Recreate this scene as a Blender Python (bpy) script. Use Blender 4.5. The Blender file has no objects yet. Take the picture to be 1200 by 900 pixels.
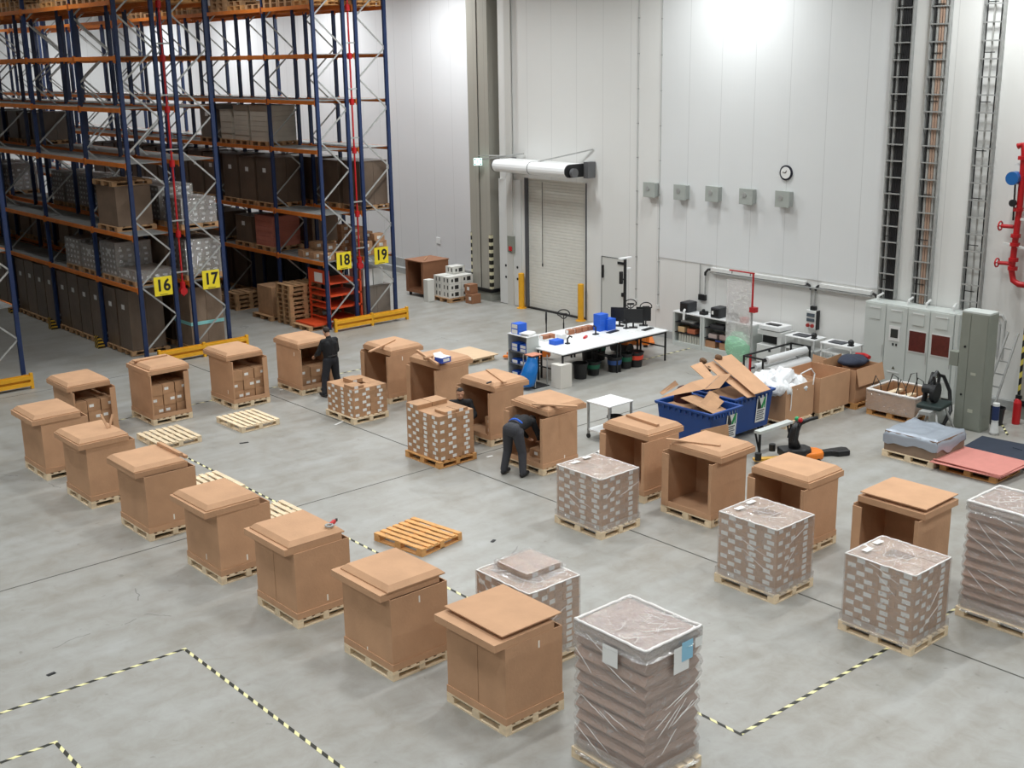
import bpy, math, random
from mathutils import Vector, Matrix, Euler, noise
random.seed(7)
PI = math.pi
COL = bpy.context.scene.collection

# ------------------------------------------------------------------ camera model (1200x900)
FOC, PITCH, ROLL, YAW, CAMH = 1406.68, .26404, -.0156, .85436, 8.204
_fw = Vector((math.cos(YAW)*math.cos(PITCH), math.sin(YAW)*math.cos(PITCH), -math.sin(PITCH)))
_r = _fw.cross(Vector((0, 0, 1))).normalized()
_u = _r.cross(_fw)
_c, _s = math.cos(ROLL), math.sin(ROLL)
CR, CU, CB = _c*_r+_s*_u, -_s*_r+_c*_u, -_fw
def ray(px, py):
    return (CR*(px-600)+CU*(450-py)-CB*FOC)
def G(px, py, z=0.0):
    d = ray(px, py); t = (z-CAMH)/d.z
    return Vector((d.x*t, d.y*t, z))
def onX(px, py, X):
    d = ray(px, py); t = X/d.x
    return Vector((X, d.y*t, CAMH+d.z*t))

# ------------------------------------------------------------------ materials
def srgb(h):
    v = [int(h[i:i+2], 16)/255 for i in (0, 2, 4)]
    return tuple((c/12.92 if c <= .04045 else ((c+.055)/1.055)**2.4) for c in v)+(1,)
MATS = {}
def mat(name, hexcol, rough=.6, metal=0., noise_amt=.0, nscale=6., bump=0., bscale=60., spec=.5, emit=0, hex2=None):
    if name in MATS: return MATS[name]
    m = bpy.data.materials.new(name); m.use_nodes = True
    nt = m.node_tree; b = nt.nodes['Principled BSDF']
    col = srgb(hexcol)
    b.inputs['Base Color'].default_value = col
    b.inputs['Roughness'].default_value = rough
    b.inputs['Metallic'].default_value = metal
    b.inputs['Specular IOR Level'].default_value = spec
    if emit:
        b.inputs['Emission Color'].default_value = col; b.inputs['Emission Strength'].default_value = emit
    tc = nt.nodes.new('ShaderNodeTexCoord')
    if noise_amt or hex2:
        n = nt.nodes.new('ShaderNodeTexNoise'); n.inputs['Scale'].default_value = nscale; n.inputs['Detail'].default_value = 4
        oi = nt.nodes.new('ShaderNodeObjectInfo')
        ad = nt.nodes.new('ShaderNodeVectorMath'); ad.operation = 'ADD'
        cb = nt.nodes.new('ShaderNodeCombineXYZ'); mu = nt.nodes.new('ShaderNodeMath'); mu.operation = 'MULTIPLY'; mu.inputs[1].default_value = 37.
        nt.links.new(oi.outputs['Random'], mu.inputs[0]); nt.links.new(mu.outputs[0], cb.inputs[0]); nt.links.new(mu.outputs[0], cb.inputs[2])
        nt.links.new(tc.outputs['Object'], ad.inputs[0]); nt.links.new(cb.outputs[0], ad.inputs[1]); nt.links.new(ad.outputs[0], n.inputs['Vector'])
        r = nt.nodes.new('ShaderNodeValToRGB'); r.color_ramp.elements[0].position = .3; r.color_ramp.elements[1].position = .7
        a = noise_amt
        r.color_ramp.elements[0].color = tuple(c*(1-a) for c in col[:3])+(1,)
        r.color_ramp.elements[1].color = srgb(hex2) if hex2 else tuple(min(1, c*(1+a)) for c in col[:3])+(1,)
        nt.links.new(n.outputs['Fac'], r.inputs[0])
        hv = nt.nodes.new('ShaderNodeHueSaturation')
        mr = nt.nodes.new('ShaderNodeMapRange'); mr.inputs[3].default_value = 1-a*.6; mr.inputs[4].default_value = 1+a*.6
        nt.links.new(oi.outputs['Random'], mr.inputs[0]); nt.links.new(mr.outputs[0], hv.inputs['Value'])
        nt.links.new(r.outputs[0], hv.inputs['Color']); nt.links.new(hv.outputs[0], b.inputs['Base Color'])
    if bump:
        n2 = nt.nodes.new('ShaderNodeTexNoise'); n2.inputs['Scale'].default_value = bscale; n2.inputs['Detail'].default_value = 3
        nt.links.new(tc.outputs['Object'], n2.inputs['Vector'])
        bp = nt.nodes.new('ShaderNodeBump'); bp.inputs['Strength'].default_value = bump; bp.inputs['Distance'].default_value = .02
        nt.links.new(n2.outputs['Fac'], bp.inputs['Height']); nt.links.new(bp.outputs[0], b.inputs['Normal'])
    MATS[name] = m; return m

def nd(nt, t, **kw):
    n = nt.nodes.new(t)
    for k, v in kw.items():
        if k.startswith('i'): n.inputs[int(k[1:])].default_value = v
        else: setattr(n, k, v)
    return n

def floor_material():
    m = bpy.data.materials.new('polished_concrete'); m.use_nodes = True
    nt = m.node_tree; L = nt.links.new; b = nt.nodes['Principled BSDF']
    tc = nd(nt, 'ShaderNodeTexCoord')
    n1 = nd(nt, 'ShaderNodeTexNoise'); n1.inputs['Scale'].default_value = .45; n1.inputs['Detail'].default_value = 7; n1.inputs['Roughness'].default_value = .62
    n2 = nd(nt, 'ShaderNodeTexNoise'); n2.inputs['Scale'].default_value = 2.6; n2.inputs['Detail'].default_value = 8; n2.inputs['Roughness'].default_value = .7; n2.inputs['Distortion'].default_value = .6
    mp = nd(nt, 'ShaderNodeMapping'); mp.inputs['Rotation'].default_value = (0, 0, .5); mp.inputs['Scale'].default_value = (.25, 2.2, 1)
    n3 = nd(nt, 'ShaderNodeTexNoise'); n3.inputs['Scale'].default_value = 1.1; n3.inputs['Detail'].default_value = 5
    L(tc.outputs['Object'], n1.inputs['Vector']); L(tc.outputs['Object'], n2.inputs['Vector']); L(tc.outputs['Object'], mp.inputs[0]); L(mp.outputs[0], n3.inputs['Vector'])
    r1 = nd(nt, 'ShaderNodeValToRGB'); e = r1.color_ramp.elements; e[0].position = .3; e[0].color = srgb('8b857a'); e[1].position = .72; e[1].color = srgb('a6a7a4')
    L(n1.outputs['Fac'], r1.inputs[0])
    r2 = nd(nt, 'ShaderNodeValToRGB'); e = r2.color_ramp.elements; e[0].position = .33; e[0].color = srgb('756e61'); e[1].position = .6; e[1].color = srgb('a9aaa8')
    L(n2.outputs['Fac'], r2.inputs[0])
    mx = nd(nt, 'ShaderNodeMix', data_type='RGBA'); mx.inputs[0].default_value = .35
    L(r1.outputs[0], mx.inputs[6]); L(r2.outputs[0], mx.inputs[7])
    r3 = nd(nt, 'ShaderNodeValToRGB'); e = r3.color_ramp.elements; e[0].position = .3; e[0].color = srgb('847e73'); e[1].position = .65; e[1].color = srgb('a5a5a3')
    L(n3.outputs['Fac'], r3.inputs[0])
    mx2 = nd(nt, 'ShaderNodeMix', data_type='RGBA'); mx2.inputs[0].default_value = .3
    L(mx.outputs[2], mx2.inputs[6]); L(r3.outputs[0], mx2.inputs[7])
    # scuffs and cracks
    vo = nd(nt, 'ShaderNodeTexVoronoi', feature='DISTANCE_TO_EDGE'); vo.inputs['Scale'].default_value = .16
    wn = nd(nt, 'ShaderNodeTexNoise'); wn.inputs['Scale'].default_value = 1.2; wn.inputs['Detail'].default_value = 4
    va = nd(nt, 'ShaderNodeMix', data_type='VECTOR'); va.inputs[0].default_value = .35
    L(tc.outputs['Object'], wn.inputs['Vector']); L(tc.outputs['Object'], va.inputs[4]); L(wn.outputs['Color'], va.inputs[5]); L(va.outputs[1], vo.inputs['Vector'])
    cr = nd(nt, 'ShaderNodeMath', operation='LESS_THAN'); cr.inputs[1].default_value = .001; L(vo.outputs['Distance'], cr.inputs[0])
    gate = nd(nt, 'ShaderNodeMath', operation='GREATER_THAN'); gate.inputs[1].default_value = .56; L(n1.outputs['Fac'], gate.inputs[0])
    cm = nd(nt, 'ShaderNodeMath', operation='MULTIPLY'); L(cr.outputs[0], cm.inputs[0]); L(gate.outputs[0], cm.inputs[1])
    cm2 = nd(nt, 'ShaderNodeMath', operation='MULTIPLY'); cm2.inputs[1].default_value = .5; L(cm.outputs[0], cm2.inputs[0])
    mx3 = nd(nt, 'ShaderNodeMix', data_type='RGBA'); mx3.inputs[7].default_value = srgb('55554f')
    L(cm2.outputs[0], mx3.inputs[0]); L(mx2.outputs[2], mx3.inputs[6])
    # small dark specks
    n4 = nd(nt, 'ShaderNodeTexNoise'); n4.inputs['Scale'].default_value = 5.5; n4.inputs['Detail'].default_value = 2; L(tc.outputs['Object'], n4.inputs['Vector'])
    sp = nd(nt, 'ShaderNodeMapRange'); sp.inputs[1].default_value = .70; sp.inputs[2].default_value = .78; sp.inputs[4].default_value = .45; L(n4.outputs['Fac'], sp.inputs[0])
    mx4 = nd(nt, 'ShaderNodeMix', data_type='RGBA'); mx4.inputs[7].default_value = srgb('6a675f'); L(sp.outputs[0], mx4.inputs[0]); L(mx3.outputs[2], mx4.inputs[6])
    L(mx4.outputs[2], b.inputs['Base Color'])
    rr = nd(nt, 'ShaderNodeMapRange'); rr.inputs[3].default_value = .28; rr.inputs[4].default_value = .55; L(n2.outputs['Fac'], rr.inputs[0]); L(rr.outputs[0], b.inputs['Roughness'])
    b.inputs['Specular IOR Level'].default_value = .45
    return m

def wall_material(name, hexcol, axis=1, rib=.10, joint=1.15, off=0., rough=.45):
    """sandwich panel: fine vertical ribs and a thin joint every panel width (axis 1 = along Y, 0 = along X)"""
    m = bpy.data.materials.new(name); m.use_nodes = True
    nt = m.node_tree; L = nt.links.new; b = nt.nodes['Principled BSDF']
    tc = nd(nt, 'ShaderNodeTexCoord'); sx = nd(nt, 'ShaderNodeSeparateXYZ'); L(tc.outputs['Object'], sx.inputs[0])
    def pp(period, o=0.):
        a = nd(nt, 'ShaderNodeMath', operation='ADD'); a.inputs[1].default_value = o+100*period; L(sx.outputs[axis], a.inputs[0])
        d = nd(nt, 'ShaderNodeMath', operation='DIVIDE'); d.inputs[1].default_value = period; L(a.outputs[0], d.inputs[0])
        f = nd(nt, 'ShaderNodeMath', operation='FRACT'); L(d.outputs[0], f.inputs[0]); return f
    j = nd(nt, 'ShaderNodeMath', operation='LESS_THAN'); j.inputs[1].default_value = .018/joint; L(pp(joint, off).outputs[0], j.inputs[0])
    n = nd(nt, 'ShaderNodeTexNoise'); n.inputs['Scale'].default_value = .5; n.inputs['Detail'].default_value = 5; L(tc.outputs['Object'], n.inputs['Vector'])
    r = nd(nt, 'ShaderNodeValToRGB'); c = srgb(hexcol); r.color_ramp.elements[0].color = tuple(x*.93 for x in c[:3])+(1,); r.color_ramp.elements[1].color = c
    L(n.outputs['Fac'], r.inputs[0])
    mx = nd(nt, 'ShaderNodeMix', data_type='RGBA'); jm = nd(nt, 'ShaderNodeMath', operation='MULTIPLY'); jm.inputs[1].default_value = .35; L(j.outputs[0], jm.inputs[0])
    mx.inputs[7].default_value = tuple(x*.45 for x in c[:3])+(1,); L(jm.outputs[0], mx.inputs[0]); L(r.outputs[0], mx.inputs[6]); L(mx.outputs[2], b.inputs['Base Color'])
    h = nd(nt, 'ShaderNodeMath', operation='PINGPONG'); h.inputs[1].default_value = .5; L(pp(rib).outputs[0], h.inputs[0])
    bp = nd(nt, 'ShaderNodeBump'); bp.inputs['Strength'].default_value = .25; bp.inputs['Distance'].default_value = .006
    L(h.outputs[0], bp.inputs['Height']); L(bp.outputs[0], b.inputs['Normal'])
    b.inputs['Roughness'].default_value = rough
    return m

def stripe_material(name, axis, period, hexa, hexb, slant=1., axis2=1, worn=.0):
    """two-colour hazard stripes following the object's own axes"""
    m = bpy.data.materials.new(name); m.use_nodes = True
    nt = m.node_tree; L = nt.links.new; b = nt.nodes['Principled BSDF']
    tc = nd(nt, 'ShaderNodeTexCoord'); sx = nd(nt, 'ShaderNodeSeparateXYZ'); L(tc.outputs['Object'], sx.inputs[0])
    s = nd(nt, 'ShaderNodeMath', operation='MULTIPLY_ADD'); s.inputs[1].default_value = slant; L(sx.outputs[axis2], s.inputs[0]); L(sx.outputs[axis], s.inputs[2])
    a = nd(nt, 'ShaderNodeMath', operation='ADD'); a.inputs[1].default_value = 200*period; L(s.outputs[0], a.inputs[0])
    d = nd(nt, 'ShaderNodeMath', operation='DIVIDE'); d.inputs[1].default_value = period; L(a.outputs[0], d.inputs[0])
    f = nd(nt, 'ShaderNodeMath', operation='FRACT'); L(d.outputs[0], f.inputs[0])
    g = nd(nt, 'ShaderNodeMath', operation='GREATER_THAN'); g.inputs[1].default_value = .55; L(f.outputs[0], g.inputs[0])
    mx = nd(nt, 'ShaderNodeMix', data_type='RGBA'); mx.inputs[6].default_value = srgb(hexa); mx.inputs[7].default_value = srgb(hexb); L(g.outputs[0], mx.inputs[0])
    L(mx.outputs[2], b.inputs['Base Color']); b.inputs['Roughness'].default_value = .55
    return m

def film_material(name, haze=.25, gloss=.16, tint='e9e6e4', scale=9.):
    """stretch film: mostly clear, a milky share that grows on folds, and a sharp sheen"""
    m = bpy.data.materials.new(name); m.use_nodes = True
    nt = m.node_tree; L = nt.links.new; nt.nodes.remove(nt.nodes['Principled BSDF']); out = nt.nodes['Material Output']
    tc = nd(nt, 'ShaderNodeTexCoord')
    mp = nd(nt, 'ShaderNodeMapping'); mp.inputs['Scale'].default_value = (1, 1, 1.9); mp.inputs['Rotation'].default_value = (.35, .3, .4); L(tc.outputs['Object'], mp.inputs[0])
    n = nd(nt, 'ShaderNodeTexNoise'); n.inputs['Scale'].default_value = scale; n.inputs['Detail'].default_value = 6; n.inputs['Distortion'].default_value = 1.6; L(mp.outputs[0], n.inputs['Vector'])
    bp = nd(nt, 'ShaderNodeBump'); bp.inputs['Strength'].default_value = .9; bp.inputs['Distance'].default_value = .035; L(n.outputs['Fac'], bp.inputs['Height'])
    fold = nd(nt, 'ShaderNodeMapRange'); fold.inputs[1].default_value = .55; fold.inputs[2].default_value = .72; fold.inputs[3].default_value = haze; fold.inputs[4].default_value = min(1, haze+.3); L(n.outputs['Fac'], fold.inputs[0])
    tr = nd(nt, 'ShaderNodeBsdfTransparent'); df = nd(nt, 'ShaderNodeBsdfDiffuse'); df.inputs['Color'].default_value = srgb(tint); L(bp.outputs[0], df.inputs['Normal'])
    gl = nd(nt, 'ShaderNodeBsdfGlossy'); gl.inputs['Roughness'].default_value = .16; L(bp.outputs[0], gl.inputs['Normal'])
    m1 = nd(nt, 'ShaderNodeMixShader'); L(fold.outputs[0], m1.inputs[0]); L(tr.outputs[0], m1.inputs[1]); L(df.outputs[0], m1.inputs[2])
    m2 = nd(nt, 'ShaderNodeMixShader'); m2.inputs[0].default_value = gloss; L(m1.outputs[0], m2.inputs[1]); L(gl.outputs[0], m2.inputs[2])
    L(m2.outputs[0], out.inputs['Surface'])
    MATS[name] = m; return m

CARD = mat('corrugated_cardboard', 'c09776', .75, noise_amt=.07, nscale=2.5, bump=.15, bscale=25, spec=.25)
CARD2 = mat('carton_cardboard', 'b08968', .7, noise_amt=.12, nscale=5, spec=.3)
CARDD = mat('dark_stock_cardboard', '84705f', .7, noise_amt=.16, nscale=1.8, bump=.2, bscale=14, spec=.35)
CARDP = mat('pink_cardboard', 'b56d5c', .75, noise_amt=.08, nscale=3)
PAPER = mat('white_label_paper', 'e6e6e4', .6)
WOODP = mat('pale_pallet_wood', 'e2cdad', .75, noise_amt=.14, nscale=7, bump=.3, bscale=30)
WOODO = mat('orange_pallet_wood', 'cf9a5f', .75, noise_amt=.14, nscale=7, bump=.3, bscale=30)
WOODD = mat('brown_pallet_wood', 'b08a64', .8, noise_amt=.2, nscale=6, bump=.3, bscale=30)
BLUE = mat('rack_blue_paint', '182b52', .45, noise_amt=.1)
ORANGE = mat('rack_orange_paint', 'd0742a', .5, noise_amt=.12, nscale=3)
GALV = mat('galvanised_steel', 'a9aaa8', .45, metal=.35, noise_amt=.12, nscale=8)
DECK = mat('rack_deck_grey', '7f7f7d', .6, noise_amt=.12)
YEL = mat('guard_yellow', 'e2a521', .5, noise_amt=.08)
SIGNY = mat('sign_yellow', 'ebd42a', .5)
BLACK = mat('black_plastic', '17181a', .45)
DARKM = mat('black_metal', '1e1f21', .5, metal=.2)
WHITE = mat('white_laminate', 'e9eaea', .35)
WHITEM = mat('white_paint', 'd9dad8', .45)
GREY = mat('grey_sheet_metal', 'b4b8b4', .45, noise_amt=.04, nscale=1.5)
GREYL = mat('light_grey_enamel', 'c3c8c4', .45, noise_amt=.03, nscale=1.5)
GREYD = mat('olive_grey_enamel', '878b81', .5, noise_amt=.05, nscale=1.5)
RED = mat('red_pipe_paint', 'b4161c', .4)
REDP = mat('red_plastic', 'c4262b', .45)
BLUEP = mat('blue_plastic_bin', '15438a', .42, noise_amt=.06, nscale=2)
BLUEB = mat('bright_blue_carton', '1f5fd0', .5)
GREENP = mat('green_plastic', '0f8f4e', .45)
CONC = mat('plain_concrete', '8f9088', .8, noise_amt=.12, nscale=3)
FILM = film_material('stretch_film', haze=.15, gloss=.2, scale=7)
FILMT = film_material('crumpled_film_top', haze=.16, gloss=.34, scale=10)
FILME = mat('bunched_film_edge', 'e6e2df', .25, bump=.6, bscale=30)

# ------------------------------------------------------------------ mesh builder
class MB:
    def __init__(s): s.v, s.f, s.m, s.g = [], [], [], []
    def add(s, vs, fs, mi=0, M=None):
        o = len(s.v); s.g.append((o, len(s.f)))
        s.v += [tuple(M @ Vector(v)) if M else tuple(v) for v in vs]
        s.f += [tuple(i+o for i in f) for f in fs]; s.m += [mi]*len(fs); return s
    def box(s, x0, x1, y0, y1, z0, z1, mi=0, M=None):
        return s.add([(x0,y0,z0),(x1,y0,z0),(x1,y1,z0),(x0,y1,z0),(x0,y0,z1),(x1,y0,z1),(x1,y1,z1),(x0,y1,z1)],
                     [(0,3,2,1),(4,5,6,7),(0,1,5,4),(1,2,6,5),(2,3,7,6),(3,0,4,7)], mi, M)
    def cbox(s, c, d, mi=0, rot=None):
        M = Matrix.Translation(c) @ (Euler(rot).to_matrix().to_4x4() if rot else Matrix.Identity(4))
        return s.box(-d[0]/2, d[0]/2, -d[1]/2, d[1]/2, -d[2]/2, d[2]/2, mi, M)
    def cyl(s, p0, p1, r0, r1=None, n=12, mi=0, cap=True):
        p0, p1 = Vector(p0), Vector(p1); r1 = r0 if r1 is None else r1
        ax = (p1-p0).normalized(); a = ax.orthogonal().normalized(); b = ax.cross(a)
        vs = []
        for p, r in ((p0, r0), (p1, r1)):
            for i in range(n):
                t = 2*PI*i/n; vs.append(p+a*math.cos(t)*r+b*math.sin(t)*r)
        fs = [(i, (i+1) % n, n+(i+1) % n, n+i) for i in range(n)]
        if cap: fs += [tuple(range(n-1, -1, -1)), tuple(range(n, 2*n))]
        return s.add(vs, fs, mi)
    def tube(s, pts, r, n=8, mi=0, closed=False):
        pts = [Vector(p) for p in pts]; k = len(pts); rings = []
        ref = None
        for i, p in enumerate(pts):
            if closed: d = pts[(i+1) % k]-pts[i-1]
            else: d = pts[min(i+1, k-1)]-pts[max(i-1, 0)]
            d.normalize()
            if ref is None: ref = d.orthogonal().normalized()
            a = (ref-d*ref.dot(d)); a = a.normalized() if a.length > 1e-6 else d.orthogonal().normalized()
            ref = a; b = d.cross(a); rr = r[i] if isinstance(r, (list, tuple)) else r
            rings.append([p+a*math.cos(2*PI*j/n)*rr+b*math.sin(2*PI*j/n)*rr for j in range(n)])
        vs = [v for q in rings for v in q]; fs = []
        for i in range(k if closed else k-1):
            o, o2 = i*n, ((i+1) % k)*n
            fs += [(o+j, o+(j+1) % n, o2+(j+1) % n, o2+j) for j in range(n)]
        if not closed: fs += [tuple(range(n-1, -1, -1)), tuple(range((k-1)*n, k*n))]
        return s.add(vs, fs, mi)
    def bar(s, p0, p1, w, h, mi=0, up=(0, 0, 1)):
        p0, p1 = Vector(p0), Vector(p1); d = (p1-p0); L = d.length; d.normalize(); up = Vector(up)
        if abs(d.dot(up)) > .99: up = Vector((1, 0, 0))
        a = up.cross(d).normalized(); b = d.cross(a)
        vs = [p+a*sx*w/2+b*sy*h/2 for p in (p0, p1) for sx, sy in ((-1,-1),(1,-1),(1,1),(-1,1))]
        return s.add(vs, [(3,2,1,0),(4,5,6,7),(0,1,5,4),(1,2,6,5),(2,3,7,6),(3,0,4,7)], mi)
    def lathe(s, prof, c=(0, 0, 0), n=20, mi=0):
        vs = [(c[0]+r*math.cos(2*PI*j/n), c[1]+r*math.sin(2*PI*j/n), c[2]+z) for r, z in prof for j in range(n)]; fs = []
        for i in range(len(prof)-1):
            fs += [(i*n+j, i*n+(j+1) % n, (i+1)*n+(j+1) % n, (i+1)*n+j) for j in range(n)]
        fs += [tuple(range(n-1, -1, -1)), tuple(range((len(prof)-1)*n, len(prof)*n))]
        return s.add(vs, fs, mi)
    def prism(s, poly, z0, z1, mi=0, M=None):
        n = len(poly); vs = [(x, y, z0) for x, y in poly]+[(x, y, z1) for x, y in poly]
        fs = [(i, (i+1) % n, n+(i+1) % n, n+i) for i in range(n)]+[tuple(range(n-1, -1, -1)), tuple(range(n, 2*n))]
        return s.add(vs, fs, mi, M)
    def ball(s, c, r, n=12, mi=0, sc=(1, 1, 1)):
        c = Vector(c); k = n//2; vs = [c+Vector((0, 0, -r*sc[2]))]
        for i in range(1, k):
            t = -PI/2+PI*i/k
            vs += [c+Vector((r*sc[0]*math.cos(t)*math.cos(2*PI*j/n), r*sc[1]*math.cos(t)*math.sin(2*PI*j/n), r*sc[2]*math.sin(t))) for j in range(n)]
        vs.append(c+Vector((0, 0, r*sc[2]))); fs = [(0, 1+(j+1) % n, 1+j) for j in range(n)]
        for i in range(k-2):
            fs += [(1+i*n+j, 1+i*n+(j+1) % n, 1+(i+1)*n+(j+1) % n, 1+(i+1)*n+j) for j in range(n)]
        o = 1+(k-2)*n; fs += [(o+j, o+(j+1) % n, len(vs)-1) for j in range(n)]
        return s.add(vs, fs, mi)
    def each(s, name, mats, parent=None, smooth=False, bevel=0):
        out = []
        for i, (o, fo) in enumerate(s.g):
            o2, f2 = s.g[i+1] if i+1 < len(s.g) else (len(s.v), len(s.f))
            q = MB(); q.v = s.v[o:o2]; q.f = [tuple(k-o for k in f) for f in s.f[fo:f2]]; q.m = s.m[fo:f2]
            out.append(q.build(name, mats, parent, smooth, bevel))
        return out
    def mesh(s, name, mats, smooth=False):
        me = bpy.data.meshes.new(name); me.from_pydata([tuple(v) for v in s.v], [], s.f)
        for m in (mats if isinstance(mats, (list, tuple)) else [mats]): me.materials.append(m)
        me.polygons.foreach_set('material_index', s.m)
        if smooth: me.polygons.foreach_set('use_smooth', [True]*len(s.f))
        me.update(); return me
    def build(s, name, mats, parent=None, smooth=False, bevel=0, loc=None, rz=0):
        o = bpy.data.objects.new(name, s.mesh(name, mats, smooth)); COL.objects.link(o)
        if parent: o.parent = parent
        if loc is not None: o.location = loc
        if rz: o.rotation_euler = (0, 0, rz)
        if bevel:
            b = o.modifiers.new('bevel', 'BEVEL'); b.width = bevel; b.segments = 2; b.limit_method = 'ANGLE'
        if smooth and bevel: pass
        return o

def tag(o, label, cat, group=None, kind=None):
    o['label'] = label; o['category'] = cat
    if group: o['group'] = group
    if kind: o['kind'] = kind
    return o
def thing(name, label, cat, loc=(0, 0, 0), rz=0, group=None):
    o = bpy.data.objects.new(name, None); COL.objects.link(o); o.empty_display_size = .1
    o.location = loc; o.rotation_euler = (0, 0, rz)
    return tag(o, label, cat, group)
def struct(o): o['kind'] = 'structure'; return o
def dup(root, loc, rz=None, label=None, group=None, kids=True):
    r = root.copy(); COL.objects.link(r); r.location = loc
    if rz is not None: r.rotation_euler = (0, 0, rz)
    if label: r['label'] = label
    if group: r['group'] = group
    if kids:
        for ch in KIDS.get(root.name, None) or list(root.children):
            c = ch.copy(); COL.objects.link(c); c.parent = r
            for g in list(ch.children):
                d = g.copy(); COL.objects.link(d); d.parent = c
    return r
KIDS = {}
def text_mesh(txt, size, depth=.004):
    cu = bpy.data.curves.new('txt', 'FONT'); cu.body = txt; cu.size = size; cu.extrude = depth; cu.offset = .012; cu.align_x = 'CENTER'; cu.align_y = 'CENTER'; cu.resolution_u = 3
    o = bpy.data.objects.new('txt', cu); COL.objects.link(o)
    bpy.context.view_layer.update()
    me = bpy.data.meshes.new_from_object(o.evaluated_get(bpy.context.evaluated_depsgraph_get()))
    bpy.data.objects.remove(o); bpy.data.curves.remove(cu)
    return me
def add_text(name, txt, size, m, parent, loc, rot, depth=.004, squash=1.):
    me = text_mesh(txt, size, depth); me.materials.clear(); me.materials.append(m); me.name = name
    o = bpy.data.objects.new(name, me); COL.objects.link(o); o.location = loc; o.rotation_euler = rot; o.scale = (squash, 1, 1)
    if parent: o.parent = parent
    return o
FACE_NX = (PI/2, 0, -PI/2)   # text that faces -X, reads left to right from the room
FACE_NY = (PI/2, 0, 0)       # text that faces -Y
# ------------------------------------------------------------------ the setting
H = 12.0
FLOOR = floor_material()
fm = MB(); fm.box(-8, 30, -8, 66, -.3, 0); struct(fm.build('floor', FLOOR))
WB = wall_material('door_wall_panel', 'e3e3e0', 1, joint=1.15)
WL = wall_material('left_wall_panel', 'dcdddf', 1, joint=1.15)
WF = wall_material('far_wall_panel', 'd2d3d2', 0, joint=1.15)
# door wall (X = 26.9) with the roller door opening Y 27.15..30.1, z < 4.4
XW = 26.9
def wallpiece(y0, y1, z0, z1, m): return m.box(XW, 28.3, y0, y1, z0, z1)
m = MB(); wallpiece(-8, 27.15, 0, H, m); wallpiece(30.1, 31.35, 0, H, m); wallpiece(27.15, 30.1, 4.4, H, m)
struct(m.build('wall_back', WB))
m = MB(); m.box(28.3, 28.6, 31.35, 66, 0, H); struct(m.build('wall_left', WL))
m = MB(); m.box(-8, 28.6, 64, 64.3, 0, H); struct(m.build('wall_far', WF))
m = MB(); m.box(-8.3, -8, -8, 66, 0, H); struct(m.build('wall_front', WF))
m = MB(); m.box(-8, 28.3, -8.3, -8, 0, H); struct(m.build('wall_right', WF))
CEIL = mat('ceiling_sheet', 'c9cac8', .7)
m = MB(); m.box(-8, 28.6, -8, 66, H, H+.3); struct(m.build('ceiling', CEIL))
# expansion joints sealed in dark mastic, a little proud of the slab
JT = mat('joint_mastic', '4b4a45', .8)
m = MB(); m.box(14.79, 14.82, -8, 31, .0005, .002); struct(m.build('trim_1', JT))
m = MB(); m.box(-8, 26.9, 19.005, 19.03, .0005, .002); struct(m.build('trim_2', JT))
m = MB(); m.box(3.0, 3.02, -8, 31, .0005, .0015); m.box(-8, 14, 31.0, 31.02, .0005, .0015); struct(m.build('trim_3', JT))
# pillars: sheeted columns with striped corner guards, black bumper band and concrete plinth
PIL = wall_material('pillar_sheet', 'aaa79d', 1, joint=.55)
STR = stripe_material('corner_guard_stripe', 2, .26, '26251f', 'd9d4b4', slant=0)
STRN = stripe_material('corner_guard_stripe_bold', 2, .30, '1d1c18', 'd8c65a', slant=1.0, axis2=1)
def pillar(n, x0, x1, y0, y1, tape, hz):
    m = MB(); m.box(x0, x1, y0, y1, .42, H); p = struct(m.build('column_%d' % n, PIL)); p.name = 'column'
    m = MB(); m.box(x0-.06, x1, y0-.06, y1+.06, .32, .44); b = m.build('bumper_band', BLACK, p)
    m = MB(); m.box(x0-.02, x1, y0-.02, y1+.02, 0, .32); b = m.build('plinth', CONC, p)
    m = MB(); m.box(x0-.012, x0+.1, y0-.012, y0+.1, .44, hz); m.build('corner_guard', tape, p)
    m = MB(); m.box(x0-.012, x0+.05, y1-.05, y1+.012, .44, hz); m.build('corner_guard', tape, p)
    m = MB(); m.box(x0-.02, x0, (y0+y1)/2-.01, (y0+y1)/2+.01, .44, H); m.build('panel_seam', JT, p)
    return p
pillar(1, 26.75, 28.3, 31.72, 32.8, STR, 2.35)
pillar(2, 26.3, 26.9, 11.0, 12.42, STRN, 2.5)
# kerbs along the wall foot
KERB = mat('kerb_paint', 'a5a7a6', .6, noise_amt=.08)
m = MB(); m.box(28.0, 28.3, 32.8, 64, 0, .22); m.box(28.22, 28.3, 32.8, 64, .22, .55); struct(m.build('baseboard_left', KERB))
m = MB(); m.box(26.78, 26.9, 12.42, 26.3, 0, .22); struct(m.build('baseboard_back', KERB))
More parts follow.
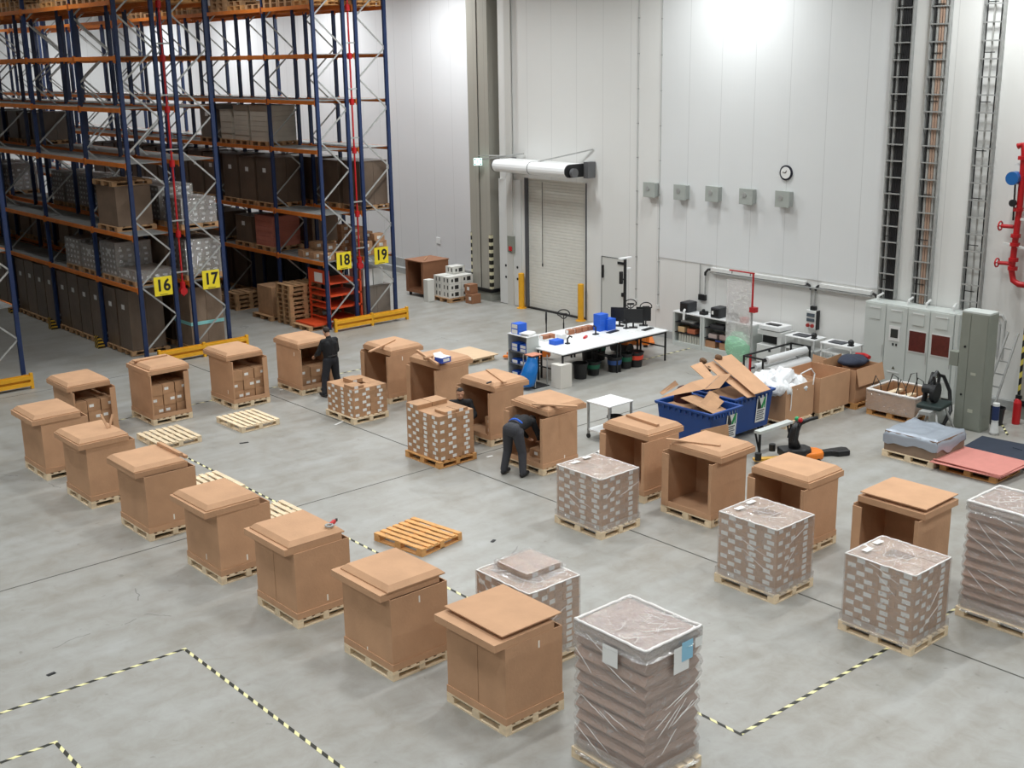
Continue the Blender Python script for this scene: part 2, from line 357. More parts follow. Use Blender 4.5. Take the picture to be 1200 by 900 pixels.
# ------------------------------------------------------------------ roller door and its fittings
DOORM = mat('roller_door_enamel', 'dddbd3', .5, noise_amt=.03)
m = MB()
nsl = 44
for i in range(nsl):
    z0 = .03+i*(4.4/nsl); m.add([(XW+.10, 27.15, z0), (XW+.10, 30.1, z0), (XW+.085, 27.15, z0+.012), (XW+.085, 30.1, z0+.012), (XW+.085, 27.15, z0+.09), (XW+.085, 30.1, z0+.09), (XW+.10, 27.15, z0+.1), (XW+.10, 30.1, z0+.1)],
          [(0,1,3,2),(2,3,5,4),(4,5,7,6)])
m.box(XW+.12, XW+.2, 27.15, 30.1, 0, 4.4)
d = struct(m.build('door_1', DOORM))
m = MB(); m.box(XW-.03, XW+.1, 30.0, 30.08, 0, 4.4); m.each('guide_rail', mat('dark_grey_rail', '55565a', .5), d)
m = MB(); m.box(XW-.03, XW+.1, 27.15, 27.19, 0, 4.4); m.each('guide_rail', mat('dark_grey_rail', '55565a', .5), d)
m = MB(); m.box(XW-.02, XW+.1, 27.15, 30.1, 0, .05); m.build('bottom_seal', BLACK, d)
m = MB(); m.tube([(XW+.06, 29.3, 4.3), (XW+.05, 29.3, 1.6)], .008); m.cyl((XW+.05, 29.3, 1.5), (XW+.05, 29.3, 1.6), .02); m.build('pull_cord', DARKM, d)
# white side column of the door with its holes, box and conduit
t = thing('door_side_post', 'tall white door post with bolt holes left of the roller door', 'post', (XW, 30.75, 0))
m = MB(); m.box(-.05, 0, -.5, .62, .02, 4.3); m.build('post_sheet', WHITEM, t)
m = MB(); m.box(-.09, -.05, -.12, .18, .0, H); m.build('cable_duct', mat('duct_white', 'c9c8c3', .5), t)
m = MB()
for z in (.95, 1.35):
    for y in (-.3, .3): m.cyl((-.055, y, z), (-.06, y, z), .045, n=12)
m.each('bolt_hole', DARKM, t)
m = MB(); m.box(-.13, -.05, -.2, .12, 1.85, 2.4); m.build('switch_box', GREYD, t)
m = MB(); m.box(-.16, -.13, -.12, .02, 1.9, 2.05); m.build('red_switch', REDP, t)
# long insulated roll over the door
t = thing('door_air_curtain', 'long white rounded air curtain hung above the roller door', 'air curtain', (26.25, 28.7, 4.85))
m = MB(); L0 = 1.72
prof = []
for i in range(9): a = -PI/2+PI*i/8; prof.append((.30+.2*math.cos(a), .2*math.sin(a)))
for i in range(9): a = PI/2+PI*i/8; prof.append((-.30+.2*math.cos(a), .2*math.sin(a)))
Mx = Matrix(((1, 0, 0, 0), (0, 0, 1, 0), (0, 1, 0, 0), (0, 0, 0, 1)))
m.prism(prof, -L0, L0, 0, Mx); m.build('casing', mat('curtain_white', 'eff0f0', .3), t, bevel=.01)
m = MB(); m.prism([(x*1.01, z*1.01) for x, z in prof], L0, L0+.03, 0, Mx); m.prism([(x*1.01, z*1.01) for x, z in prof], -L0-.03, -L0, 0, Mx); m.each('end_cap', BLACK, t)
m = MB(); m.prism([(x*1.015, z*1.015) for x, z in prof], -.02, .02, 0, Mx); m.build('joint_strap', mat('strap_grey', '9b9c9c', .5), t)
m = MB(); m.box(.3, .62, -1.95, -1.75, -.25, .25); m.box(.3, .62, 1.75, 1.9, -.1, .2); m.cyl((-.2, -1.78, -.05), (-.2, -1.9, -.05), .14); m.each('wall_bracket', mat('bracket_steel', '6d6e70', .5, metal=.4), t)
m = MB(); m.bar((.62, -1.86, .62), (-.1, -.1, .2), .04, .04); m.bar((.55, 1.3, .35), (-.25, 2.5, .15), .05, .05); m.each('tie_rod', GALV, t)
# personnel door in the panel wall
t = struct(MB().box(XW-.02, XW+.02, 25.45, 26.45, .02, 2.15).build('door_2', mat('door_leaf_white', 'cdcdc8', .5)))
m = MB(); m.box(XW-.03, XW-.02, 25.42, 25.45, 0, 2.18); m.box(XW-.03, XW-.02, 26.45, 26.47, 0, 2.18); m.box(XW-.03, XW-.02, 25.42, 26.47, 2.16, 2.18); m.each('door_seal', mat('seal_dark', '3a3a3a', .6), t)
m = MB(); m.box(XW-.05, XW-.02, 25.5, 25.75, 2.0, 2.08); m.build('door_closer', DARKM, t)
m = MB(); m.box(XW-.1, XW-.02, 26.36, 26.4, 1.5, 1.9); m.box(XW-.07, XW-.02, 25.5, 25.56, 1.0, 1.12); m.each('door_handle', DARKM, t)
# yellow bollards
bo = thing('door_bollard', 'yellow steel bollard at the left side of the roller door', 'bollard', (26.72, 30.12, 0), group='yellow bollards at the roller door')
MB().cyl((0, 0, 0), (0, 0, 1.2), .1, n=20).ball((0, 0, 1.19), .1, 16, sc=(1, 1, .3)).build('post', YEL, bo, smooth=False)
MB().cyl((0, 0, 0), (0, 0, .02), .17, n=20).build('foot_plate', YEL, bo)
dup(bo, (26.7, 27.22, 0), label='yellow steel bollard at the right side of the roller door')
# conduits on the wall
CON = mat('grey_conduit', 'b9bab8', .5)
def conduit(name, label, pts, r=.018, clips=None, m_=None, cat='conduit'):
    m = MB(); m.tube(pts, r, 8)
    o = m.build(name, m_ or CON); tag(o, label, cat)
    return o
X9 = XW-.03
a1 = onX(748, 150, XW).y; a2 = onX(775, 150, XW).y
def conduit2(lab, y, z0, z1, extra=None):
    t = thing('wall_conduit', lab, 'conduit', (XW, y, 0))
    pts = [(-.03, 0, z1), (-.03, 0, z0)] + (extra or [])
    MB().tube(pts, .014, 8).build('pipe', CON, t)
    m = MB(); z = z0+.3
    while z < min(z1, 11.5): m.box(-.045, 0, -.022, .022, z, z+.03); z += 1.0
    m.each('clip', GALV, t)
    MB().cyl((-.03, 0, z0-.12), (-.03, 0, z0), .05).build('outlet', WHITEM, t)
conduit2('thin vertical conduit ending above the desk lamp post, right of the white wall door', a1, 1.0, H, None)
conduit2('thin vertical conduit left of the first grey wall box', a2, .95, H)
t = thing('wall_conduit', 'horizontal thin conduit running left to the green exit sign', 'conduit', (26.86, 31.0, onX(560, 189.5, 26.4).z+.2))
MB().tube([(0, -.1, 0), (-.0, .3, 0), (-.2, .62, .0)], .02, 8).build('pipe', CON, t)
# five grey boxes and the clock
gb = None
ords = ['leftmost', 'second from the left', 'middle', 'second from the right', 'rightmost']
for i, (px, py) in enumerate([(763.5, 222), (799.5, 225), (837, 227), (877, 230), (919.5, 233)]):
    p = onX(px, py, XW-.1); lab = 'small square grey box high on the panel wall, %s of the five' % ords[i]
    if gb is None:
        gb = thing('wall_box', lab, 'wall box', (XW, p.y, p.z), group='grey boxes on the panel wall')
        MB().box(-.2, -.005, -.21, .21, -.2, .2).build('housing', mat('box_grey', '9b9f9b', .5), gb, bevel=.012)
        MB().box(-.225, -.2, -.23, .23, -.22, .22).build('cover', mat('box_cover_grey', 'a6aba6', .5), gb, bevel=.008)
        MB().cyl((-.225, .04, .04), (-.24, .04, .04), .07, n=16).build('knob', GALV, gb)
    else: dup(gb, (XW, p.y, p.z), label=lab)
p = onX(921, 202.5, XW-.05)
t = thing('wall_clock', 'round dark-rimmed white clock on the wall above the rightmost grey box', 'clock', (XW, p.y, p.z))
MB().cyl((-.06, 0, 0), (-.005, 0, 0), .2, n=32).build('rim', mat('clock_rim_navy', '22222e', .4), t)
MB().cyl((-.07, 0, 0), (-.058, 0, 0), .155, n=32).build('dial', PAPER, t)
MB().bar((-.075, 0, 0), (-.075, .09, .02), .012, .012).bar((-.075, 0, 0), (-.075, -.03, .06), .012, .012).each('hand', BLACK, t)
# horizontal trunking and drops
tz = 2.28
t = thing('cable_trunking', 'long white cable trunking running along the wall above the printer', 'trunking', (XW, 0, 0))
MB().box(-.1, 0, 18.75, 22.0, tz-.05, tz+.06).box(-.1, 0, 16.75, 18.3, tz-.05, tz+.06).each('duct', WHITEM, t, bevel=.006)
MB().box(-.12, -.0, 16.75, 22.0, tz-.1, tz-.065).each('lower_rail', GALV, t)
m = MB()
for y, s in ((22.0, 1), (18.72, -1), (18.3, 1), (16.7, -1)):
    m.tube([(-.06, y, tz), (-.06, y+.12*s, tz-.02), (-.06, y+.22*s, tz-.12), (-.06, y+.22*s, tz-.2)] if y in (22.0,) else [(-.06, y, tz), (-.06, y+.08*s, tz-.03), (-.06, y+.14*s, tz-.14)], .035, 8)
m.each('corrugated_elbow', BLACK, t)
m = MB()
for y in (22.22, 22.42, 18.57, 18.45): m.tube([(-.05, y, tz-(.2 if y > 20 else .12)+(.3 if y == 22.42 else 0)), (-.05, y, 1.5 if y > 20 else 1.72)], .02, 8)
m.each('drop_conduit', GALV, t)
t = thing('socket_cabinet', 'grey wall socket unit with red outlets under the white trunking', 'socket', (XW, 18.5, 1.34))
MB().box(-.12, 0, -.17, .17, -.25, .25).build('housing', WHITEM, t, bevel=.01)
MB().box(-.13, 0, -.2, -.17, -.26, .26).box(-.1, 0, -.1, .05, .25, .36).each('side_frame', BLACK, t)
MB().box(-.14, -.12, -.12, .12, .08, .17).box(-.14, -.12, -.12, .12, -.05, .03).each('flap', mat('flap_grey', '4a525a', .5), t)
MB().cyl((-.12, -.07, -.16), (-.17, -.07, -.16), .05).cyl((-.12, .07, -.16), (-.17, .07, -.16), .05).each('outlet', mat('outlet_red', '9b2b25', .5), t)
t = thing('socket_cabinet', 'small dark socket pair on the wall behind the two black label printers', 'socket', (XW, 22.32, 1.45))
MB().box(-.08, 0, -.13, .13, -.12, .05).build('housing', BLACK, t)
# vertical ladder trays
def tray(lab, px0, px1, cables):
    yc0 = onX(px0[0], px0[1], XW-.1).y; yc1 = onX(px1[0], px1[1], XW-.1).y
    y = (yc0+yc1)/2; zb = 2.24
    t = thing('cable_ladder', lab, 'cable ladder', (XW, y, 0))
    MB().box(-.14, -.02, -.25, -.22, zb, H).box(-.14, -.02, .22, .25, zb, H).each('side_rail', GALV, t)
    m = MB(); z = zb+.2
    while z < H: m.box(-.16, -.13, -.22, .22, z, z+.03); z += .4
    m.each('rung', GALV, t)
    for k, (cy, r, mt) in enumerate(cables): MB().tube([(-.09, cy, H), (-.09, cy+.01, 6), (-.09, cy, zb-.02)], r, 8).build('cable', mt, t)
    m = MB(); z = zb+.45
    while z < H: m.box(-.135, -.125, -.1, .16, z, z+.02); z += 1.1
    m.each('cable_tie', BLACK, t)
CBK = mat('cable_black', '1b1b1d', .5); CT = mat('cable_tan', 'a58a78', .6); CG = mat('cable_grey', '9c9c98', .6)
tray('black-filled cable ladder, leftmost of the three vertical ladders', (1065, 0), (1037, 330), [(-.15+.045*i, .024, CBK) for i in range(5)]+[(.1, .02, GALV), (.16, .018, CBK)])
tray('cable ladder with tan cables, middle of the three vertical ladders', (1106, 0), (1078, 335), [(-.14, .03, CG), (-.07, .03, CT), (-.0, .03, CT), (.07, .03, CG), (.14, .025, CBK)])
tray('mostly empty grey cable ladder, rightmost of the three vertical ladders', (1166, 0), (1138, 350), [(-.17, .015, CBK), (.17, .015, CBK), (.0, .02, CG)])
# exit sign
p = G(556, 189, 4.0)
ex = onX(560, 189.5, 27.4)
p = onX(560, 189.5, 26.4)
t = thing('exit_sign', 'lit green and white emergency exit sign beside the striped pillar', 'sign', p)
MB().box(-.14, .14, -.03, .03, -.12, .12).build('light_box', mat('exit_sign_glow', 'bff5ea', .4, emit=2.2), t)
GX = mat('exit_green', '0b6b50', .5)
m = MB()
for sx in (-1, 1):
    for sz in (-1, 1): m.prism([(sx*.12, sz*.1), (sx*.12, sz*.05), (sx*.09, sz*.06), (sx*.06, sz*.09), (sx*.06, sz*.1)] if sx*sz > 0 else [(sx*.06, sz*.1), (sx*.06, sz*.09), (sx*.09, sz*.06), (sx*.12, sz*.05), (sx*.12, sz*.1)], .03, .034, 0, Matrix(((1,0,0,0),(0,0,-1,0),(0,1,0,0),(0,0,0,1))))
m.box(-.012, .012, -.036, -.03, -.06, .06); m.each('arrow_mark', GX, t)
MB().bar((.0, 0, .12), (0, 0, .2), .02, .02).bar((0, 0, .2), (.62, -.0, .2), .02, .02).each('hanger', GALV, t)
t.rotation_euler = (0, 0, -.75)
# red sprinkler riser on the right
t = thing('sprinkler_riser', 'red sprinkler riser with valve wheels and blue bell at the right edge', 'pipe', (26.6, 13.0, 0))
MB().tube([(-.0, .12, 6.15), (0, .0, 6.2), (0, -.04, 6.0), (0, -.05, 4.9), (0, 0, 3.35), (0, -.06, 3.12), (0, -.2, 3.05), (0, -.55, 3.05)], .07, 14).build('pipe', RED, t, smooth=True)
m = MB()
for z in (5.9, 4.75, 4.15, 3.95, 3.6, 3.4): m.cyl((0, -.02, z-.04), (0, -.02, z+.04), .11, n=16)
m.each('flange', RED, t)
m = MB()
for z in (4.35, 3.5):
    m.cyl((0, .05, z), (-.05, .32, z), .045); m.tube([(-.06+.0*math.cos(a), .33+.03*math.sin(a)*0, z) if 0 else (-.06+.12*math.cos(a)*.3, .34+.0*a, z+.12*math.sin(a)) if 0 else (-.05+.1*math.cos(a), .34, z+.1*math.sin(a)) for a in [2*PI*i/14 for i in range(14)]], .018, 6, closed=True)
    m.bar((-.18, .34, z), (.08, .34, z), .02, .02)
m.build('valve_wheel', RED, t)
MB().cyl((-.2, .1, 5.45), (-.0, .1, 5.45), .15, n=20).build('alarm_bell', mat('bell_blue', '1f5fa0', .35), t)
MB().cyl((-.1, .05, 4.9), (-.18, .05, 4.9), .08).bar((-.05, .05, 4.5), (-.05, .08, 5.3), .03, .03).build('pressure_gauge', DARKM, t)
MB().bar((0, -.3, 5.75), (0, .15, 5.75), .05, .05).bar((0, -.55, 4.5), (0, .1, 4.55), .05, .05).bar((0, -.55, 3.85), (0, .25, 3.95), .05, .05).each('pipe_bracket', WHITEM, t)
o = MB().box(-.03, 0, -.12, .12, -.12, .12).build('wall_socket', WHITE, loc=(28.3, 36.69, 1.49), bevel=.008); tag(o, 'small white socket plate on the left wall above the brown box', 'socket')
WU = wall_material('cool_cladding', 'e1e3e3', 1, joint=1.15)
struct(MB().box(XW-.018, XW, 16.62, 24.1, 2.4, H).build('trim_4', WU)); struct(MB().box(XW-.03, XW, 16.58, 16.62, 2.3, H).build('trim_5', WHITEM))
# ------------------------------------------------------------------ floor tape
TAPE = stripe_material('floor_tape_stripe', 0, .26, '25241c', 'e6dfa6', slant=1.3)
def tape(lab, x0, y0, x1, y1, w=.05):
    L = math.hypot(x1-x0, y1-y0); o = MB().box(0, L, -w/2, w/2, .0008, .0022).build('floor_tape', TAPE, loc=(x0, y0, .0015), rz=math.atan2(y1-y0, x1-x0))
    tag(o, lab, 'floor tape')
tape('black and cream floor tape running in from the left edge to the upper corner', -3, 15.13, 6.81, 15.13)
tape('black and cream floor tape from that upper corner down to the bottom edge', 6.78, 15.10, 6.78, 8.2)
tape('short black and cream tape in the bottom left corner, its left arm', -2, 13.94, 4.46, 13.94)
tape('short black and cream tape in the bottom left corner, its right arm', 4.43, 13.92, 4.43, 10)
tape('black and cream floor tape running right from the corner beside the tall film-wrapped stack', 10.9, 8.24, 18.6, 8.24)
tape('black and cream floor tape running between the closed boxes and the empty pallets', 10.88, 8.21, 10.88, 25.4, .045)
tape('black and cream tape behind the row of boxes filled with cartons', 10.9, 27.0, 20.2, 27.0, .045)
tape('black and cream tape on the floor in front of the grey cupboards', 22.9, 22.24, 26.25, 22.24)
tape('faint striped tape on the floor beside the fire extinguisher', 24.9, 11.9, 26.3, 12.9)
# ------------------------------------------------------------------ camera, lights
cam = bpy.data.cameras.new('camera'); co = bpy.data.objects.new('camera', cam); COL.objects.link(co)
cam.sensor_width = 36; cam.lens = FOC/1200*36; cam.clip_end = 200
co.matrix_world = Matrix((( CR.x, CU.x, CB.x, 0), (CR.y, CU.y, CB.y, 0), (CR.z, CU.z, CB.z, CAMH), (0, 0, 0, 1)))
sc = bpy.context.scene; sc.camera = co
sc.view_settings.view_transform = 'Standard'; sc.view_settings.look = 'None'; sc.view_settings.exposure = 0; sc.view_settings.gamma = 1
sc.view_settings.use_curve_mapping = False
w = bpy.data.worlds.new('world'); sc.world = w; w.use_nodes = True; w.node_tree.nodes['Background'].inputs[0].default_value = (.8, .85, .9, 1); w.node_tree.nodes['Background'].inputs[1].default_value = .3
def lamp(x, y, z, e, sx=1.6, sy=.5, sp=0, col=(.955, .99, 1.0)):
    l = bpy.data.lights.new('high_bay_lamp', 'AREA'); l.shape = 'RECTANGLE'; l.size = sx; l.size_y = sy; l.energy = e; l.color = col; l.spread = 2.9 if sp else 2.25
    o = bpy.data.objects.new('high_bay_lamp', l); COL.objects.link(o); o.location = (x, y, z); return o
E_ = 190
for x in (-2, 5.5, 12.5, 19): 
    for y in (-1, 6, 13, 20, 27): lamp(x, y, 11.3, E_)
for x, y, e in ((24.4, 5, 330), (24.4, 13, 340), (24.6, 21.2, 290), (21.2, 28.2, 420)): lamp(x, y, 11.3, e, sp=1)
for x, e in ((12.2, 80), (18.4, 80), (25.3, 450)):
    for y in (35, 43, 51, 59): lamp(x, y, 11.4, e, .4, 1.6, sp=1)
sc.cycles.max_bounces = 6; sc.cycles.diffuse_bounces = 4; sc.cycles.glossy_bounces = 2; sc.cycles.transparent_max_bounces = 12
sc.cycles.use_denoising = True
# ------------------------------------------------------------------ pallets (1.0 along X, 1.2 along Y, 0.144 high, corner at the origin)
def board_deck_x(): # boards running along Y
    m = MB()
    for i in range(7): m.box(i*.1508, i*.1508+.095, 0, 1.2, .122, .144)
    m.box(0, 1.0, 0, .12, .1, .1215).box(0, 1.0, .54, .66, .1, .1215).box(0, 1.0, 1.08, 1.2, .1, .1215)
    return m
PAL = {}
def make_pallet(key, wood, deckf, skid_along_y=True):
    t = thing('wooden_pallet', 'x', 'pallet')
    deckf().build('top_deck', wood, t)
    bl = None
    for x in (0, .45, .9):
        for y in (0, .53, 1.055):
            if bl is None: bl = MB().box(0, .1, 0, .145, .022, .1).build('block', wood, t)
            else: bl2 = bl.copy(); COL.objects.link(bl2); bl2.parent = t; bl2.location = (x, y, 0); continue
    sk = None
    for x in (0, .45, .9):
        if sk is None: sk = MB().box(0, .1, 0, 1.2, 0, .022).build('bottom_board', wood, t)
        else: s2 = sk.copy(); COL.objects.link(s2); s2.parent = t; s2.location = (x, 0, 0)
    e = MB().box(.1, .9, 0, .1, 0, .022).build('bottom_board', wood, t)
    e2 = e.copy(); COL.objects.link(e2); e2.parent = t; e2.location = (0, 1.1, 0)
    PAL[key] = [t, False]; KIDS[t.name] = list(t.children)
bpy.context.view_layer.update()
make_pallet('pale', WOODP, board_deck_x); make_pallet('orange', WOODO, board_deck_x); make_pallet('pale_x', WOODP, board_deck_x)
for k in PAL: bpy.context.view_layer.update(); KIDS[PAL[k][0].name] = list(PAL[k][0].children)
def pallet(key, x, y, label, z=0, rz=0, group=None):
    r = PAL[key]
    if not r[1]:
        r[1] = True; t = r[0]; t.location = (x, y, z); t.rotation_euler = (0, 0, rz); t['label'] = label
        if group: t['group'] = group
        return t
    t = dup(r[0], (x, y, z), rz, label)
    if group: t['group'] = group
    elif 'group' in t: del t['group']
    return t
# plain one-mesh pallet for the racks
def rack_pallet_mesh():
    m = MB()
    for i in range(5): m.box(i*.25-.0, i*.25+.17, 0, 1, .122, .144)
    for y in (0, .43, .855):
        m.box(0, 1.2, y, y+.145, .1, .122); m.box(0, 1.2, y, y+.145, 0, .022)
        for x in (0, .53, 1.055): m.box(x, x+.145, y, y+.145, .022, .1)
    return m
RPM = rack_pallet_mesh().mesh('rack_pallet', WOODD)
RPM2 = rack_pallet_mesh().mesh('rack_pallet', WOODO)
def rpal(x, y, z, label, sy=1., me=None, group=None):
    o = bpy.data.objects.new('wooden_pallet', me or RPM); COL.objects.link(o); o.location = (x, y, z); o.scale = (1, sy, 1)
    return tag(o, label, 'pallet', group)
# ------------------------------------------------------------------ pallet racking
LV = [2.15, 3.62, 5.6, 7.08, 8.45, 9.87]
Y0 = 31.9; BAYS = [2.85]+[3.7]*7
POSTY = [Y0]
for b_ in BAYS: POSTY.append(POSTY[-1]+b_)
def rack(x0, x1, num, nb, label, sign_x=None, lv=LV):
    """frames stand across X, bays run along Y from the aisle end"""
    t = thing('pallet_rack', label, 'rack', (x0, Y0, 0)); W = x1-x0
    pm = MB(); pm.box(0, .11, -.04, .04, .01, 10.9)
    up = pm.mesh('upright', BLUE); fp = MB().box(-.02, .12, -.06, .06, 0, .012).mesh('foot_plate', DARKM)
    br = MB()
    z = .35; k = 0
    br.bar((.05, 0, .25), (W-.05, 0, .25), .03, .04)
    while z < 10.0:
        a, b = (.07, W-.07) if k % 2 == 0 else (W-.07, .07)
        br.bar((a, 0, z), (b, 0, z+.92), .022, .045); z += .92; k += 1
    brm = br.mesh('bracing', GALV)
    def put(name, me, loc):
        o = bpy.data.objects.new(name, me); COL.objects.link(o); o.parent = t; o.location = loc; return o
    ys = [p-Y0 for p in POSTY[:nb+1]]
    for y in ys:
        put('upright', up, (0, y, 0)); put('upright', up, (W-.1, y, 0)); put('bracing', brm, (0, y, 0))
        put('foot_plate', fp, (0, y, 0)); put('foot_plate', fp, (W-.1, y, 0))
    for L in sorted(set(BAYS[:nb])):
        bm = MB().box(-.0, .045, .04, L-.04, -.115, 0).box(-.005, .05, .036, .05, -.16, .03).box(-.005, .05, L-.05, L-.036, -.16, .03).mesh('beam', ORANGE)
        dk = MB(); n = int(L/.42)
        for i in range(n): dk.box(.05, W-.05, .05+i*(L-.1)/n, .05+(i+1)*(L-.1)/n-.02, -.02, .0)
        dm = dk.mesh('shelf_deck', DECK)
        for i, b in enumerate(BAYS[:nb]):
            if b != L: continue
            for j, z in enumerate(lv):
                put('beam', bm, (-.02, ys[i], z)); put('beam', bm, (W-.025, ys[i], z)); 
                if j < 5: put('shelf_deck', dm, (0, ys[i], z))
    if num:
        sx = sign_x-x0
        s = MB().box(sx-.27, sx+.27, -.075, -.06, 1.88, 2.42).build('aisle_sign', SIGNY, t)
        MB().box(sx-.2, sx+.2, -.06, -.03, 1.93, 1.98).box(sx-.2, sx+.2, -.06, -.03, 2.3, 2.35).build('sign_bracket', GALV, t)
        add_text('number', num, .47, BLACK, s, (sx, -.078, 2.16), FACE_NY, .002, .95)
        MB().box(sx-.12, sx+.12, -.078, -.0755, 1.905, 1.92).build('underline', BLACK, s)
    return t
rack(13.95, 15.1, '16', 8, 'tall blue and orange pallet rack behind the yellow sign sixteen', 14.66)
rack(15.52, 16.68, '17', 8, 'tall blue and orange pallet rack behind the yellow sign seventeen', 16.15)
rack(20.08, 21.25, '18', 8, 'tall blue and orange pallet rack behind the yellow sign eighteen', 20.76)
rack(21.6, 22.78, '19', 8, 'tall blue and orange pallet rack behind the yellow sign nineteen', 22.2)
rack(9.42, 10.58, '15', 2, 'blue pallet rack cut off by the left edge, its yellow sign half hidden', 9.74)
# end guards
def guard(x0, x1, y, label):
    t = thing('rack_guard', label, 'guard rail', (x0, y, 0)); L = x1-x0
    for x in (0, L/2-.04, L-.08): MB().box(x, x+.08, 0, .09, 0, .42).build('guard_post', YEL, t)
    for z in (.08, .25): MB().box(.08, L/2-.04, .0, .06, z, z+.1).box(L/2+.04, L-.08, .0, .06, z, z+.1).each('rail', YEL, t)
    MB().box(0, L, .06, .1, .1, .38).build('back_plate', mat('guard_yellow_dark', 'd19418', .5), t)
guard(14.15, 17.0, 31.42, 'yellow steel guard rail in front of the racks with signs sixteen and seventeen')
guard(20.05, 22.9, 31.42, 'yellow steel guard rail in front of the racks with signs eighteen and nineteen')
guard(7.8, 10.62, 31.42, 'yellow steel guard rail at the left edge of the picture')
# striped post protectors at the aisle feet
PST = stripe_material('protector_stripe', 2, .11, '1c1a15', 'd0a52c', slant=.9)
pp = None
for i, y in enumerate(POSTY[1:6]):
    lab = 'striped black and yellow foot protector along rack sixteen, %s from the guard' % ['first', 'second', 'third', 'fourth', 'fifth'][i]
    if pp is None:
        pp = MB().add([(0,-.13,0),(.22,-.13,0),(.22,.15,0),(0,.15,0),(.0,-.1,.4),(.14,-.1,.28),(.14,.12,.28),(0,.12,.4)], [(3,2,1,0),(4,5,6,7),(0,1,5,4),(1,2,6,5),(2,3,7,6),(3,0,4,7)]).build('post_protector', PST, loc=(13.72, y, 0))
        tag(pp, lab, 'post protector', 'striped foot protectors along rack sixteen')
    else: o = pp.copy(); COL.objects.link(o); o.location = (13.72, y, 0); o['label'] = lab
# sprinkler pipes in the flue between the back-to-back racks
for xx, a, lab in ((15.31, 2.2, 'thin red sprinkler pipe between racks sixteen and seventeen'), (21.43, 2.0, 'thin red sprinkler pipe between racks eighteen and nineteen')):
    t = thing('rack_sprinkler_pipe', lab, 'pipe', (xx, Y0+.05, 0))
    MB().tube([(0, 0, 11.2), (0, 0, 1.75)], .028, 10).build('pipe', RED, t)
    for z in LV: MB().cyl((0, 0, z-.16), (0, 0, z+.02), .075, n=12).build('coupling', RED, t); MB().box(-.2, .2, -.06, -.03, z+.3, z+.34).build('row_spacer', GALV, t)
    MB().cyl((0, -.06, 1.9), (0, .06, 1.9), .11, n=16).build('valve', RED, t)
# ------------------------------------------------------------------ loads on the racks
DSTK = mat('dark_wrapped_stock', '67574a', .3, noise_amt=.2, nscale=1.5, bump=.25, bscale=9, spec=.5)
GSTK = mat('grey_wrapped_stock', '776d64', .45, noise_amt=.16, nscale=2, bump=.3, bscale=12)
LSTK = mat('pale_ream_stock', 'bdb5a8', .6, noise_amt=.06, nscale=2)
BSTK = mat('black_crate', '15161a', .5)
rowname = {16: 14.0, 17: 15.55, 18: 20.12, 19: 21.62}
WORD = ['first', 'second', 'third', 'fourth', 'fifth', 'sixth', 'seventh', 'eighth', 'ninth', 'tenth', 'eleventh', 'twelfth', 'thirteenth', 'fourteenth', 'fifteenth', 'sixteenth', 'seventeenth', 'eighteenth', 'nineteenth', 'twentieth', 'twenty-first', 'twenty-second', 'twenty-third', 'twenty-fourth', 'twenty-fifth', 'twenty-sixth', 'twenty-seventh', 'twenty-eighth']
LEVW = ['floor level', 'lowest shelf', 'second shelf', 'third shelf', 'fourth shelf', 'fifth shelf', 'top shelf']
slots = {}
NUMW = {15: 'fifteen', 16: 'sixteen', 17: 'seventeen', 18: 'eighteen', 19: 'nineteen'}
LBL = MB().box(-.004, 0, -.1, .1, -.07, .07).mesh('load_label', PAPER)
_lm = {}
LB3 = MB().box(-.004, 0, -.05, .05, -.035, .035).mesh('load_label', PAPER)
_f = MB(); _f.box(-.03, 1.08, -.01, 1.02, .0, 1.03); FLM = _f.mesh('film_wrap', FILMT)
